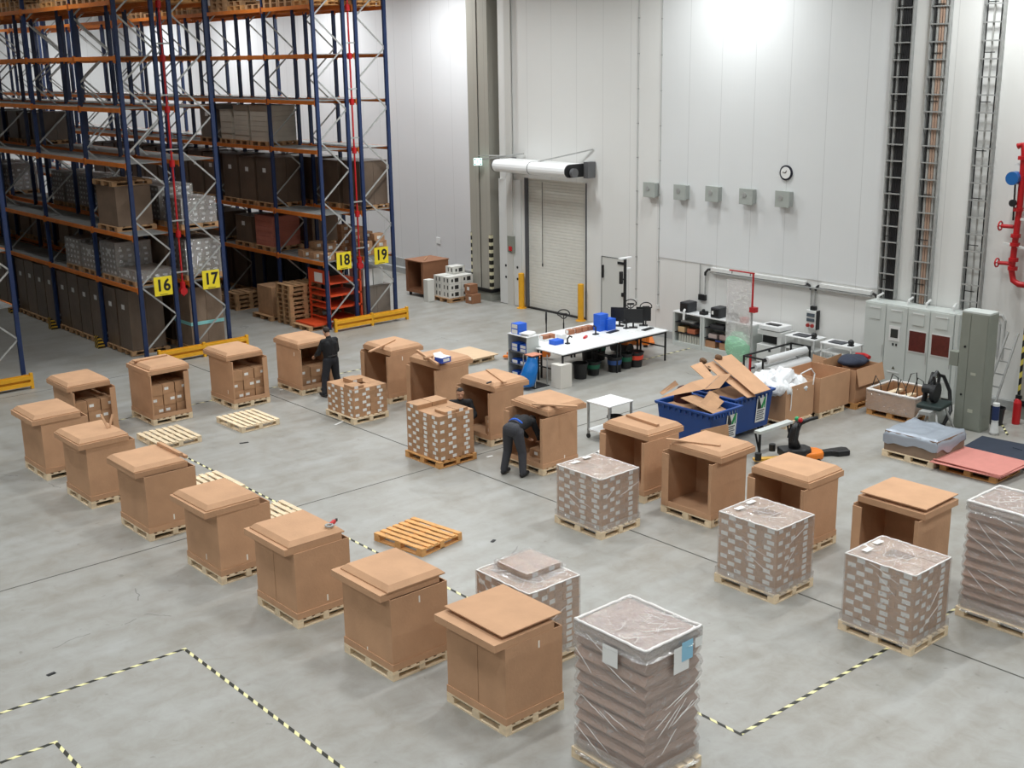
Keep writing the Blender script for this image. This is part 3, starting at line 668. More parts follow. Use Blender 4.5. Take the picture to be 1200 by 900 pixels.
def load(row, lev, y, h, kind='dark', d=.95, pal=True, w=1.05):
    """one load on its pallet; y = near end, d = size along Y"""
    z = 0.012 if lev == 0 else LV[lev-1]; x = rowname[row]+.05
    n = slots[(row, lev)] = slots.get((row, lev), -1)+1
    where = 'on %s of rack %s, %s from its sign' % (LEVW[lev], NUMW[row], WORD[n])
    if pal: rpal(x-.05, y, z, 'wooden pallet under load %s' % where, d); z += .145
    desc, mt, cat = {'dark': ('tall dark brown wrapped block', DSTK, 'wrapped load'), 'brown': ('brown box load', CARDD, 'wrapped load'), 'grey': ('grey wrapped stock', GSTK, 'wrapped load'),
        'ream': ('pale sheet stack', LSTK, 'sheet stack'), 'black': ('tall black crate', BSTK, 'crate'), 'pink': ('reddish board stack', CARDP, 'sheet stack'), 'card': ('light carton load', CARD2, 'wrapped load'), 'white': ('white box load', PAPER, 'box')}[kind]
    t = thing({'black': 'black_crate', 'ream': 'sheet_stack', 'pink': 'sheet_stack'}.get(kind, 'wrapped_load'), '%s %s' % (desc, where), cat, (x, y, z))
    key = (kind, round(h, 2), round(d, 2), round(w, 2))
    if key not in _lm:
        if kind in ('ream', 'pink'):
            m = MB(); k = max(3, int(h/.16))
            for i in range(k): o_ = random.uniform(-.008, .008); m.box(o_, w+o_, .02+o_, d-.02+o_, i*h/k, (i+1)*h/k-.006)
        else:
            m = MB(); m.box(0, w/2-.004, .02, d-.02, 0, h); m.box(w/2+.004, w, .02, d-.02, 0, h-.01)
        cap = MB().box(-.02, w+.02, .0, d, h, h+.02)
        _lm[key] = (m.mesh('stock', mt), cap.mesh('top_sheet', mt))
    for nme, me in (('stock', _lm[key][0]), ('top_sheet', _lm[key][1])):
        o = bpy.data.objects.new(nme, me); COL.objects.link(o); o.parent = t
    if kind == 'grey' and (row, lev) in ((16, 1), (17, 1), (17, 2), (16, 2)):
        for a in range(4):
            for b in range(int(h/.16)):
                o = bpy.data.objects.new('load_label', LB3); COL.objects.link(o); o.parent = t; o.location = (-.003, d*(.14+.24*a)+.03*(b % 2), .1+.16*b)
                o = bpy.data.objects.new('load_label', LB3); COL.objects.link(o); o.parent = t; o.location = (w*(.14+.24*a)+.03*(b % 2), .017, .1+.16*b); o.rotation_euler = (0, 0, PI/2)
        o = bpy.data.objects.new('film_wrap', FLM); COL.objects.link(o); o.parent = t; o.scale = (1, d, h)
    if kind in ('dark', 'grey', 'card') and row in (16, 18):
        o = bpy.data.objects.new('load_label', LBL); COL.objects.link(o); o.parent = t; o.location = (-.002, d*.5, h*.72)
    return t
def row_of(row, lev, ys, h, kind, d=.9):
    for i, y in enumerate(ys): load(row, lev, y, h+(.0 if i % 2 else .03), kind, d)
def fill(i0, i1, n, first=None):
    out = []
    for i in range(i0, i1):
        a = POSTY[i]+.12; L = BAYS[i]-.24; step = L/n
        out += [a+k*step for k in range(n)]
    return out
# row 16
row_of(16, 0, fill(1, 6, 4), 1.75, 'dark', .84)
row_of(16, 0, [Y0+1.0, Y0+1.9], 1.72, 'dark', .84)
load(16, 1, Y0+1.55, .95, 'grey', 1.0); load(16, 1, POSTY[1]+.15, .72, 'grey', 1.0); load(16, 1, POSTY[1]+1.35, .8, 'grey', 1.05)
load(16, 2, Y0+1.15, 1.12, 'brown', 1.35)
rpal(13.97, Y0+1.15, 3.62+.145+1.145, 'wooden pallet lying on top of the double brown box load of rack sixteen', 1.35)
load(16, 1, Y0+.3, .28, 'grey', 1.1)
row_of(16, 2, [POSTY[4]+.3, POSTY[4]+1.5, POSTY[5]+.4], 1.0, 'grey', 1.0)
# row 17
t = load(17, 0, Y0+.3, 1.72, 'brown', 1.1); t['label'] = 'tall brown cardboard load with a pale blue strap under sign seventeen'
MB().box(-.008, 1.06, .008, 1.1, .62, .72).build('blue_strap', mat('pale_blue_tape', '8fd0cf', .4), t)
row_of(17, 0, [Y0+1.6]+fill(1, 6, 3), 1.75, 'dark', .95)
load(17, 1, Y0+.25, 1.0, 'grey', 1.1); row_of(17, 1, [Y0+1.6]+fill(1, 5, 3), 1.0, 'brown', .95)
load(17, 2, Y0+.3, .7, 'grey', 1.1); row_of(17, 2, [Y0+1.7]+fill(1, 3, 3)+[POSTY[4]+.3, POSTY[4]+1.6], .95, 'grey', .95)
row_of(17, 3, fill(3, 5, 3), .9, 'dark', .95)
# row 18
row_of(18, 1, [POSTY[1]+.35], .95, 'pink', 1.15); row_of(18, 1, [POSTY[1]+1.75, POSTY[2]+.2, POSTY[2]+1.4], .85, 'dark', 1.1)
row_of(18, 2, fill(1, 3, 3)+fill(3, 5, 3), 1.42, 'dark', 1.05)
load(18, 3, POSTY[1]+.2, 1.12, 'ream', 1.15); load(18, 3, POSTY[1]+1.45, 1.12, 'ream', 1.0); load(18, 3, POSTY[1]+2.6, .95, 'ream', .8); load(18, 3, POSTY[2]+.15, 1.1, 'grey', 1.0)
row_of(18, 0, fill(3, 6, 3), 1.7, 'dark', 1.0)
# row 19
row_of(19, 0, [POSTY[1]+.1, POSTY[1]+1.3, POSTY[1]+2.5], 1.9, 'black', 1.05)
row_of(19, 0, fill(2, 6, 3), 1.75, 'dark', 1.0)
t = load(19, 0, Y0+.25, .95, 'grey', 1.2); load(19, 0, Y0+1.6, .95, 'dark', 1.1)
for i in range(4):
    MB().box(0, .36, 0, .36, 0, .5).box(-.01, .37, -.01, .37, .5, .55).build('white_box', PAPER, loc=(21.75+.4*(i % 2), Y0+.35+.45*(i//2), .012+.145+.98))
    o = COL.objects[-1] if False else bpy.data.objects[[n for n in bpy.data.objects.keys() if n.startswith('white_box')][-1]]
    tag(o, 'white box on the floor-level load of rack nineteen, %s' % ['front left', 'front right', 'rear left', 'rear right'][i], 'box', 'white boxes under sign nineteen')
row_of(19, 2, [Y0+.15, Y0+1.4]+fill(1, 4, 3), 1.35, 'dark', 1.05)
row_of(19, 1, [POSTY[1]+.3, POSTY[1]+1.5], .9, 'brown', 1.0)
row_of(19, 3, [POSTY[2]+.3], 1.0, 'dark', 1.0)
# assorted cartons on the lowest shelf of rack eighteen/19, first bay
CTN = MB().box(0, .38, 0, .3, 0, .22).mesh('shelf_carton', CARD2); LB2 = MB().box(.1, .24, -.003, 0, .05, .15).mesh('carton_label', PAPER)
def shelf_carton(x, y, z, rz, label, sc=1.):
    o = bpy.data.objects.new('small_carton', CTN); COL.objects.link(o); o.location = (x, y, z); o.rotation_euler = (0, 0, rz); o.scale = (sc, sc, sc)
    tag(o, label, 'carton', 'loose cartons on the lowest shelf at signs eighteen and nineteen')
    l = bpy.data.objects.new('carton_label', LB2); COL.objects.link(l); l.parent = o
n = 0
for rx, rk in ((20.2, 18), (21.7, 19)):
    for j in range(3):
        for i in range(2):
            hgt_ = random.choice([2, 3, 4]) if rk == 19 else random.choice([1, 2])
            for k in range(hgt_):
                shelf_carton(rx+.02+i*.45+random.uniform(-.03, .03), Y0+.2+j*.62+random.uniform(-.05, .05), LV[0]+.001+k*.222, random.uniform(-.1, .1),
                    'small carton on lowest shelf of rack %s, %s pile from sign, %s, %s up' % (NUMW[rk], WORD[j], ['aisle side', 'wall side'][i], ['first', 'second', 'third', 'fourth'][k]))
# pallets on the top shelf
for row, ys in ((16, fill(0, 6, 3)), (17, fill(0, 6, 3)), (18, fill(0, 4, 3)), (19, fill(0, 4, 3))):
    for i, y in enumerate(ys):
        for k in range(1+(i*7+row) % 3):
            rpal(rowname[row], y, LV[5]+k*.146, 'empty pallet on top shelf of rack %s, %s pile from sign, %s up' % (NUMW[row], WORD[i], ['bottom', 'second', 'third'][k]), .95, RPM2 if (i+k) % 4 == 0 else RPM, 'empty pallets on the top shelves')
# floor of rack eighteen: pallet piles, brown boxes, orange stillage
def pile(x, y, n, what, me=None):
    for k in range(n): rpal(x+random.uniform(-.02, .02), y+random.uniform(-.02, .02), .0+k*.146, 'pallet in the %s, %s up' % (what, WORD[k]), .85, me or RPM, 'stacked pallets under rack eighteen')
pile(19.55, Y0+1.35, 9, 'tallest pallet pile left of the orange stillage', RPM)
pile(19.5, POSTY[1]+2.0, 4, 'four-high pallet pile under rack eighteen')
pile(19.6, POSTY[2]-.3, 2, 'low pallet pile under rack eighteen, left of the four-high one')
pile(19.75, POSTY[2]+1.0, 1, 'single pallet row farther left under rack eighteen')
rpal(19.45, Y0+2.45, 0, 'pallet under the brown box left of the tallest pallet pile', 1.2)
o = MB().box(0, 1.0, 0, .95, 0, .95).build('brown_box', CARD2, loc=(19.6, Y0+2.55, .146), bevel=.01); tag(o, 'brown box on a pallet left of the tallest pallet pile', 'box')
rpal(19.5, Y0+.2, 0, 'pallet on the floor in front of the orange stillage', 1.0)
ORS = mat('orange_red_steel', 'cf4a22', .5)
t = thing('orange_stillage', 'orange red steel stillage with shelves beside the pallet pile under sign eighteen', 'stillage', (20.25, Y0+.12, 0))
for x in (0, 1.2):
    for y in (0, 1.1): MB().box(x, x+.06, y, y+.06, .02, 1.85).build('post', ORS, t)
for z in (.15, .6, 1.0, 1.4): MB().box(0, 1.26, 0, 1.16, z, z+.05).build('shelf', ORS, t)
for z in (.3, .8, 1.2): MB().box(-.01, .02, .0, 1.16, z, z+.04).build('side_bar', ORS, t)
MB().box(-.02, 0, .1, 1.1, 1.45, 1.85).build('end_panel', ORS, t)
MB().box(-.03, -.021, .3, .75, 1.45, 1.75).build('notice_sheet', PAPER, t)
MB().box(-.6, .0, -.0, 1.1, .146, .2).build('base_tray', ORS, t)
# ------------------------------------------------------------------ big cardboard boxes on pallets
TAPEW = mat('white_tape_tab', 'efe9df', .5)
BZ, BT = .146, 1.20      # box bottom and top
_bm = {}
def lid_tray(lx, ly, h=.1):
    m = MB(); m.box(0, lx, 0, ly, h-.012, h)
    m.box(0, .012, 0, ly, 0, h-.012).box(lx-.012, lx, 0, ly, 0, h-.012).box(.012, lx-.012, 0, .012, 0, h-.012).box(.012, lx-.012, ly-.012, ly, 0, h-.012)
    return m
def lid_bevel(lx, ly, h=.085, b=.07):
    return MB().add([(0,0,0),(lx,0,0),(lx,ly,0),(0,ly,0),(0,0,.02),(lx,0,.02),(lx,ly,.02),(0,ly,.02),(b,b,h),(lx-b,b,h),(lx-b,ly-b,h),(b,ly-b,h)],
        [(3,2,1,0),(0,1,5,4),(1,2,6,5),(2,3,7,6),(3,0,4,7),(4,5,9,8),(5,6,10,9),(6,7,11,10),(7,4,8,11),(8,9,10,11)])
def lid_flat(lx, ly): return MB().box(0, lx, 0, ly, .05, .066).box(.06, lx-.06, .06, ly-.06, 0, .05)
def body_closed():
    m = MB(); t = .014; X0, X1, Y0_, Y1 = .015, .985, .015, 1.185
    m.box(X0, X1, Y0_, Y0_+t, 0, BT-BZ).box(X0, X1, Y1-t, Y1, 0, BT-BZ).box(X0, X0+t, Y0_+t, Y1-t, 0, BT-BZ).box(X1-t, X1, Y0_+t, Y1-t, 0, BT-BZ).box(X0+t, X1-t, Y0_+t, Y1-t, 0, .02)
    return m
def body_open(face):
    """walls, floor, top header and lower lip; FACE is the open side; a narrow folded flap stands at one jamb"""
    m = MB(); t = .014; X0, X1, Y0_, Y1 = .015, .985, .015, 1.185; h = BT-BZ
    if face == 'x':
        m.box(X0, X1, Y0_, Y0_+t, 0, h).box(X0, X1, Y1-t, Y1, 0, h).box(X1-t, X1, Y0_+t, Y1-t, 0, h).box(X0, X1-t, Y0_+t, Y1-t, 0, .02)
        m.box(X0-.02, X0, Y1-.16, Y1, 0, h-.04).box(X0-.012, X0, Y0_, Y0_+.07, 0, h-.0)
        m.box(X0, X0+t, Y0_+t, Y1-t, .02, .1)
    else:
        m.box(X0, X0+t, Y0_, Y1, 0, h).box(X1-t, X1, Y0_, Y1, 0, h).box(X0+t, X1-t, Y1-t, Y1, 0, h).box(X0+t, X1-t, Y0_, Y1-t, 0, .02)
        m.box(X0+t, X1-t, Y0_, Y0_+t, .02, .1).box(X1-.13, X1, Y0_-.012, Y0_, 0, h-.03).box(X0, X0+.03, Y0_-.01, Y0_, 0, h)
    return m
def shared(key, f, mt):
    if key not in _bm: _bm[key] = f().mesh(key, mt)
    return _bm[key]
def child(name, me, parent, loc=(0, 0, 0), rz=0, sc=None):
    o = bpy.data.objects.new(name, me); COL.objects.link(o); o.parent = parent; o.location = loc; o.rotation_euler = (0, 0, rz)
    if sc: o.scale = sc
    return o
TAB = MB().box(-.0015, .0, -.012, .012, -.05, .05).mesh('tape_tab', TAPEW)
LIDT = lid_tray(1.0, 1.2).mesh('lid_tray', CARD); LIDB = lid_bevel(.98, 1.14).mesh('upper_lid', CARD); LIDF = lid_flat(1.0, 1.16).mesh('upper_sheet', CARD)
_b = MB(); _b.box(.002, .998, .002, .0142, 0, .1).box(.002, .998, 1.1858, 1.198, 0, .1).box(.002, .0142, .0142, 1.1858, 0, .1).box(.9858, .998, .0142, 1.1858, 0, .1)
BTR = _b.mesh('base_tray', CARD)
BC = body_closed().mesh('box_body', CARD); BOX = body_open('x').mesh('box_body', CARD); BOY = body_open('y').mesh('box_body', CARD)
def bigbox(x, y, kind, label, pal_label, low=(-.06, .06, 0), up=(.0, .0, 0), upk='b', tabs=(), rz=0, pkey='pale', lows=(1, 1, 1), seam=None):
    pallet(pkey, x, y, pal_label, rz=rz)
    t = thing('cardboard_box', label, 'cardboard box', (x, y, BZ), rz)
    child('box_body', {'c': BC, 'x': BOX, 'y': BOY}[kind], t)
    child('base_tray', BTR, t)
    child('lid_tray', LIDT, t, (low[0], low[1], BT-BZ+.001), low[2], lows)
    child('upper_lid' if upk == 'b' else 'upper_sheet', LIDB if upk == 'b' else LIDF, t, (up[0], up[1], BT-BZ+.102), up[2])
    for f, a, z in tabs:
        if f == 'x': child('tape_tab', TAB, t, (.0145, a, z))
        elif f == 'y': child('tape_tab', TAB, t, (a, .0145, z), PI/2)
    if seam: MB().box(.012, .0148, seam, seam+.006, .02, 1.03).build('side_seam', mat('seam_brown', '8d6746', .8), t)
    return t
PL = 'pale wooden pallet under the %s'
# the left row, nearest first
bigbox(8.68, 10.18, 'c', 'closed brown box nearest the camera, flat raised sheet on its lid', PL % 'closed box nearest the camera', (-.15, .02, .0), (-.0, .05, -.01), 'f', (('y', .58, .93),), seam=.55)
bigbox(8.45, 12.27, 'c', 'closed brown box second from the camera, white tab high on its right side', PL % 'closed box second from the camera', (-.12, .05, 0), (-.01, .03, 0), 'b', (('y', .5, .93), ('x', .62, .1)))
bigbox(8.33, 14.53, 'c', 'closed brown box carrying the small red tape gun on its lid', PL % 'closed box that carries the red tape gun', (-.13, .03, 0), (-.06, .03, 0), 'b', (('y', .55, .2),), seam=.62)
bigbox(8.25, 16.75, 'c', 'closed brown box crossed by the floor joint, between the tape-gun box and the rolled-strip box', PL % 'closed box standing by the floor joint', (-.2, .0, .01), (-.15, .03, .01), 'b', (('y', .5, .2), ('x', .5, .2)))
bigbox(8.2, 19.3, 'c', 'closed brown box with two folded strips lying at the back edge of its lid', PL % 'closed box with two folded strips on top', (-.13, .06, 0), (-.14, .08, 0), 'b', (('y', .5, .2),))
bigbox(8.1, 21.62, 'c', 'closed brown box with thin upright strips sticking out of its lid', PL % 'closed box with upright strips on its lid', (-.13, .0, 0), (-.1, .03, .01), 'b', (('y', .8, .2),))
bigbox(8.08, 23.85, 'c', 'closed brown box farthest to the left, no strips on its lid', PL % 'closed box farthest to the left', (-.16, .0, 0), (-.12, .03, 0), 'b')
# the back row, open towards the camera, filled with cartons
bigbox(9.5, 25.75, 'y', 'open brown box of cartons, leftmost of the back row', PL % 'leftmost open box of the back row', (-.06, .15, 0), (-.04, .18, 0), 'b', lows=(1, 1, 1))
bigbox(11.4, 25.95, 'y', 'open brown box of cartons with a recessed strip along its lid', PL % 'open carton-filled box with a recessed lid strip', (-.0, .05, 0), (.06, .08, 0), 'b', lows=(1.04, 1, 1))
bigbox(13.45, 25.82, 'y', 'open brown box of cartons straight in front of the sign seventeen guard', PL % 'open carton-filled box before the yellow guard', (-.04, .16, 0), (-.02, .19, 0), 'b', (('x', .3, .25),))
bigbox(15.33, 25.75, 'y', 'open brown box that the standing man in black is packing', PL % 'open box packed by the standing man', (.0, .08, 0), (.01, .11, 0), 'b', (('x', .3, .9),))
# the right row, open towards the left
bigbox(16.48, 23.55, 'x', 'open empty brown box right of the standing man, diagonal strip on its lid', PL % 'open empty box right of the standing man', (.12, .03, 0), (.12, .05, 0), 'b', (('y', .45, .95),))
bigbox(16.48, 21.62, 'x', 'open empty brown box with the small blue carton on its lid', PL % 'open box with the small blue carton', (.15, .04, 0), (.15, .07, 0), 'b')
bigbox(16.1, 19.22, 'x', 'open brown box behind the crouching man, strip and black tool on its lid', PL % 'open box behind the crouching man', (.16, .02, 0), (.17, .05, 0), 'b', lows=(1, 1, 1))
bigbox(15.62, 17.02, 'x', 'open brown box that the bending man reaches into', PL % 'open box the bending man reaches into', (.22, .08, -.06), (.24, .1, -.07), 'b', (('y', .62, .12),), lows=(1.04, 1.02, 1))
bigbox(15.95, 14.55, 'x', 'open brown box right of the bending man, dark strip across its lid', PL % 'open box right of the bending man', (.14, .03, 0), (.15, .06, 0), 'b')
bigbox(15.9, 12.88, 'x', 'open empty brown box facing left, long pale strip along its lid front', PL % 'open empty box with the long pale strip', (.17, -.06, .02), (.18, -.03, .02), 'b')
bigbox(15.98, 10.98, 'x', 'open brown box behind the middle wrapped carton pallet, nothing on its lid', PL % 'open box behind the middle wrapped pallet', (.12, .0, 0), (.13, .03, 0), 'b')
bigbox(16.1, 8.95, 'x', 'open brown box at the right end, flat raised sheet on its lid', PL % 'open box at the right end of the row', (.12, -.02, 0), (.17, .0, .02), 'f')
# strips and small things on the lids
ZT = BT+.19
def strip(label, p0, p1, w=.07, h=.03, z=None):
    z = ZT if z is None else z
    o = MB().bar((p0[0], p0[1], z+h/2), (p1[0], p1[1], z+h/2), w, h).build('cardboard_strip', CARD); return tag(o, label, 'cardboard strip')
def P2(px, py, z=ZT): p = G(px, py, z); return (p.x, p.y)
strip('cardboard strip lying diagonally on the lid right of the standing man', P2(433, 413), P2(462, 399))
strip('cardboard strip lying along the lid beside the small blue carton', P2(489, 412), P2(513, 428), .06, .05)
strip('cardboard strip lying across the lid behind the crouching man', P2(571, 434), P2(592, 449))
strip('long cardboard strip lying on the lid above the bending man', P2(624, 474), P2(677, 477), .09)
strip('brown strip lying on the lid right of the bending man', P2(735, 488), P2(771, 500), .07, .05)
strip('long pale strip jutting over the left edge of a lid in the right row', P2(781, 515), P2(844, 523), .06, .025)
strip('first folded strip at the back of the lid in the left row', (9.0, 19.45), (9.0, 20.35), .07, .06, ZT)
strip('second folded strip at the back of the lid in the left row', (9.12, 19.5), (9.12, 20.3), .06, .05, ZT-.08)
o = MB().bar((8.75, 22.05, ZT), (8.7, 22.2, ZT+.26), .05, .012).build('cardboard_strip', CARD); tag(o, 'thin upright strip, left one of the two leaning apart on a lid', 'cardboard strip')
o = MB().bar((8.78, 22.05, ZT), (8.9, 22.12, ZT+.24), .05, .012).build('cardboard_strip', CARD); tag(o, 'thin upright strip, right one of the two leaning apart on a lid', 'cardboard strip')
strip('strip lying on the left part of the back row lid beside the recess', (11.45, 26.85), (12.3, 26.9), .12, .03)
# tape gun, black tool, blue carton
p = G(386, 618, ZT)
t = thing('tape_gun', 'small red and silver tape gun lying on a closed box lid', 'tape gun', p, .6)
m = MB(); m.tube([(.0+.055*math.cos(a), .055*math.sin(a), .03) for a in [2*PI*i/18 for i in range(18)]], .018, 8, closed=True); m.build('tape_roll', GALV, t)
MB().box(.05, .2, -.025, .02, .0, .05).build('frame', REDP, t); MB().box(.17, .28, -.02, .01, .0, .04).build('handle', BLACK, t)
p = G(573, 449, ZT); o = MB().box(-.08, .08, -.02, .02, 0, .03).build('marker_tool', BLACK, loc=p, rz=.2, bevel=.008); tag(o, 'small black tool lying on the lid behind the crouching man', 'tool')
p = G(519, 424, ZT)
t = thing('small_blue_carton', 'small open blue and white carton standing on a box lid', 'carton', p, .1)
MB().box(-.15, .15, -.12, .12, 0, .13).build('body', mat('carton_blue', '2d4fb0', .5), t); MB().box(-.1, .1, -.122, -.12, .03, .1).build('printed_label', PAPER, t)
MB().add([(-.15,.12,.13),(.15,.12,.13),(.12,.2,.2),(-.12,.2,.2)], [(0,1,2,3)]).add([(-.15,.12,.131),(-.15,-.12,.131),(.15,-.12,.131),(.15,.12,.131)], [(0,1,2,3)]).build('white_flap', PAPER, t)
p = G(502, 421, ZT); o = MB().box(-.12, .12, -.05, .05, 0, .07).build('brown_sleeve', CARD2, loc=p, rz=.2); tag(o, 'small red-brown printed packet left of the small blue carton', 'packet')
# loose empty pallets
pallet('pale_x', 10.66, 24.05, 'empty pale pallet on the floor before the leftmost filled boxes', rz=0)
pallet('pale', 12.63, 23.98, 'empty pale pallet on the floor left of the low carton stack', rz=.01)
pallet('pale_x', 9.75, 20.45, 'empty pale pallet behind the closed box with folded strips')
pallet('pale_x', 9.85, 18.0, 'empty pale pallet behind the closed box by the floor joint')
pallet('orange', 11.33, 15.42, 'empty orange-brown pallet alone in the middle of the floor', rz=.14)
# flat cardboard on low pallets behind the blue carton
def flatpal(x, y, lab, lab2, rz=0, col=None, n=2):
    pallet('pale', x, y, lab, rz=rz)
    for k in range(n):
        o = MB().box(-.05, 1.08, -.06, 1.24, 0, .012).build('cardboard_sheet', col or CARD, loc=(x+.02*k, y-.02*k, .146+k*.014), rz=rz+.01*k); tag(o, lab2 + [', lower sheet', ', upper sheet'][k], 'cardboard sheet')
LCARD = mat('pale_cardboard', 'cdb191', .75, noise_amt=.05, nscale=2)
flatpal(20.3, 25.2, 'pallet under flat sheets beside the shelf unit', 'flat cardboard sheet on the pallet nearest the shelf unit', 0, LCARD)
flatpal(18.9, 25.0, 'pallet under flat sheets, middle one behind the blue carton', 'flat cardboard sheet on the middle low pallet', .02, LCARD)
pallet('pale', 17.75, 24.3, 'pallet under the raised cardboard tray left of the flat sheets')
o = lid_tray(1.05, 1.25, .12).build('cardboard_tray', CARD, loc=(17.7, 24.25, .5)); tag(o, 'upturned cardboard tray on a low stack behind the blue carton', 'cardboard tray')
o = MB().box(0, .95, 0, 1.15, 0, .35).build('board_stack', CARD2, loc=(17.77, 24.32, .147)); tag(o, 'low block of cardboard under the upturned tray', 'cardboard stack')
m = MB()
for i in range(5): m.add([(x+random.uniform(-.05, .05), y+random.uniform(-.05, .05), .0+.03*i+random.uniform(0, .03)) for x, y in ((0,0),(.9,0),(.9,.7),(0,.7))], [(0,1,2,3)])
o = m.build('white_film_sheet', PAPER, loc=(18.1, 25.5, .8) if False else (18.0, 25.7, .02)); tag(o, 'crumpled white sheets behind the upturned tray', 'sheet')
# scraps on the floor
for px, py, lab, sx, c_ in ((286, 519, 'dark flat scrap on the floor right of the leftmost empty pallets', .2, DARKM), (397, 496, 'white paper scrap in front of the low carton stack', .3, PAPER), (574, 535, 'paper scrap right of the tall carton stack', .15, PAPER), (60, 790, 'small dark scrap inside the left taped corner', .12, DARKM), (330, 457, 'tiny white scrap behind the second empty pallet', .1, PAPER), (578, 634, 'dark scrap between the empty orange pallet and the wrapped pallet', .12, DARKM)):
    p = G(px, py, .003); o = MB().box(-sx/2, sx/2, -.03, .03, 0, .006).build('floor_scrap', c_, loc=p, rz=random.uniform(-.5, .5)); tag(o, lab, 'scrap')
p = G(700, 533, .04); o = MB(); o.cyl((0, 0, 0), (.35, .12, 0), .055, n=18); o.cyl((-.002, -.001, 0), (.0, 0, 0), .035, n=14, mi=1)
o = o.build('cardboard_tube', [PAPER, BLACK], loc=(p.x, p.y, .056)); tag(o, 'white cardboard tube lying on the floor under the white trolley', 'tube')
# ------------------------------------------------------------------ small cartons
CH = .0965
def carton_meshes(a, b, h=CH, key=None):
    g = .003; return MB().box(g, a-g, g, b-g, .001, h-.001).mesh('carton', CARD2)
LBLX = MB().box(-.0015, 0, -.052, .052, -.032, .034).mesh('shipping_label', PAPER)    # on a -X face
LBLW = MB().box(-.0015, 0, -.066, .066, -.032, .034).mesh('shipping_label', PAPER)
SEAM = mat('carton_tape', 'a98a66', .4)
_cm = {}
def cmesh(a, b, h=CH):
    k = (round(a, 3), round(b, 3), round(h, 3))
    if k not in _cm: _cm[k] = carton_meshes(a, b, h)
    return _cm[k]
def layer(W, D, alt):
    """cells (x, y, a, b) of one layer, W along X and D along Y; the hidden middle is left out"""
    out = []
    if alt == 0:
        a, b = W/3, D/3
        for i in range(3):
            for j in range(3):
                if (i, j) != (1, 1): out.append((i*a, j*b, a, b))
    else:
        a, b = W/2, D/4
        for i in range(2):
            for j in range(4): out.append((i*a, j*b, a, b))
    return out
def labels_for(o, x, y, a, b, W, D, alt, mk):
    if x < .01:   # on the left, -X, face
        mk('x', o, b*(.30 if alt == 0 else .62))
    if y < .01:
        mk('y', o, a*(.35 if alt == 0 else .6))
def mk_label(f, o, u, h=CH, wide=False):
    l = bpy.data.objects.new('shipping_label', LBLW if wide else LBLX); COL.objects.link(l); l.parent = o
    if f == 'x': l.location = (.0025, u, h*.52)
    else: l.location = (u, .0025, h*.52); l.rotation_euler = (0, 0, PI/2)
def carton_thing(x, y, z, a, b, label, group, h=CH, faces=(), rz=0):
    o = bpy.data.objects.new('carton', cmesh(a, b, h)); COL.objects.link(o); o.location = (x, y, z); o.rotation_euler = (0, 0, rz)
    tag(o, label, 'carton', group)
    for f, u in faces: mk_label(f, o, u, h)
    return o
def open_stack(x, y, nl, W, D, label, group, skip=lambda k, i: False, z=.1455, rz=0):
    for k in range(nl):
        for i, (cx, cy, a, b) in enumerate(layer(W, D, k % 2)):
            if skip(k, i): continue
            fs = []
            if cx < .01: fs.append(('x', b*(.3 if k % 2 == 0 else .65)))
            if cy < .01: fs.append(('y', a*(.3 if k % 2 == 0 else .65)))
            p = Vector((cx+random.uniform(-.003, .003), cy+random.uniform(-.003, .003), 0)); c, s = math.cos(rz), math.sin(rz)
            carton_thing(x+p.x*c-p.y*s, y+p.x*s+p.y*c, z+k*CH, a, b, label, group, CH, fs, rz)
pallet('pale', 14.85, 22.7, 'pale wooden pallet under the low open carton stack', rz=.0)
open_stack(14.9, 22.75, 7, .95, 1.12, 'small brown carton in the low open stack behind the standing man', 'cartons in the low open stack')
carton_thing(15.2, 23.25, .1455+7*CH, .317, .373, 'single carton lying on top of the low open stack', None, CH, (('y', .1),))
carton_thing(14.93, 22.8, .1455+7*CH, .317, .373, 'single carton at the near corner on top of the low open stack', None, CH*.7, (('y', .1),))
pallet('orange', 14.36, 18.82, 'orange-brown pallet under the tall open carton stack beside the crouching man')
open_stack(14.41, 18.87, 10, .93, 1.12, 'small brown carton in the tall open stack beside the crouching man', 'cartons in the tall open stack')
for k in range(1): carton_thing(14.41, 19.6, .1455+(10+k)*CH, .4, .39, 'carton sticking up at the far end of the tall open stack, upper one', None, CH, (('x', .2),))
carton_thing(14.41+.41, 19.6, .1455+10*CH, .4, .39, 'carton on top of the tall open stack, next to the one at its far corner', None, CH, ())
for i in range(2): carton_thing(14.41+.31*i+.2, 18.9, .1455+10*CH, .3, .36, 'thin carton on the near end of the tall open stack, %s' % ['left', 'right'][i], None, CH*.6, (('y', .12),))
# cartons packed inside the open boxes (larger cartons, 3 across)
def packed(x, y, label, group, n=3, rows=3, miss=()):
    cw = .93/n; h = .255
    for r in range(rows):
        for i in range(n):
            for j in range(1):
                if (r, i) in miss: continue
                off = .0 if r % 2 else .0
                f = (('y', cw*(.3 if (r+i) % 2 else .7)),) if (r*n+i) % 4 != 2 else ()
                o = carton_thing(x+.04+i*cw+off, y+.09+.02*((i+r) % 2), BZ+.022+r*h, cw-.012, .5, label, group, h, f)
                if (r+i) % 3 == 0: mk_label('y', o, cw*.5, h*1.4) if False else None
    MBk = MB().box(x+.04, x+.96, y+.65, y+1.15, BZ+.022, BZ+.022+rows*h-.02)
    o = MBk.build('carton_block', CARD2); tag(o, label.replace('small brown carton', 'rear row of brown cartons'), 'carton')
packed(9.5, 25.75, 'small brown carton inside the leftmost open box of the back row', 'cartons in the leftmost open box')
packed(11.4, 25.95, 'small brown carton inside the open box with the recessed lid strip', 'cartons in the second open box')
packed(13.45, 25.82, 'small brown carton inside the open box before the yellow guard', 'cartons in the third open box')
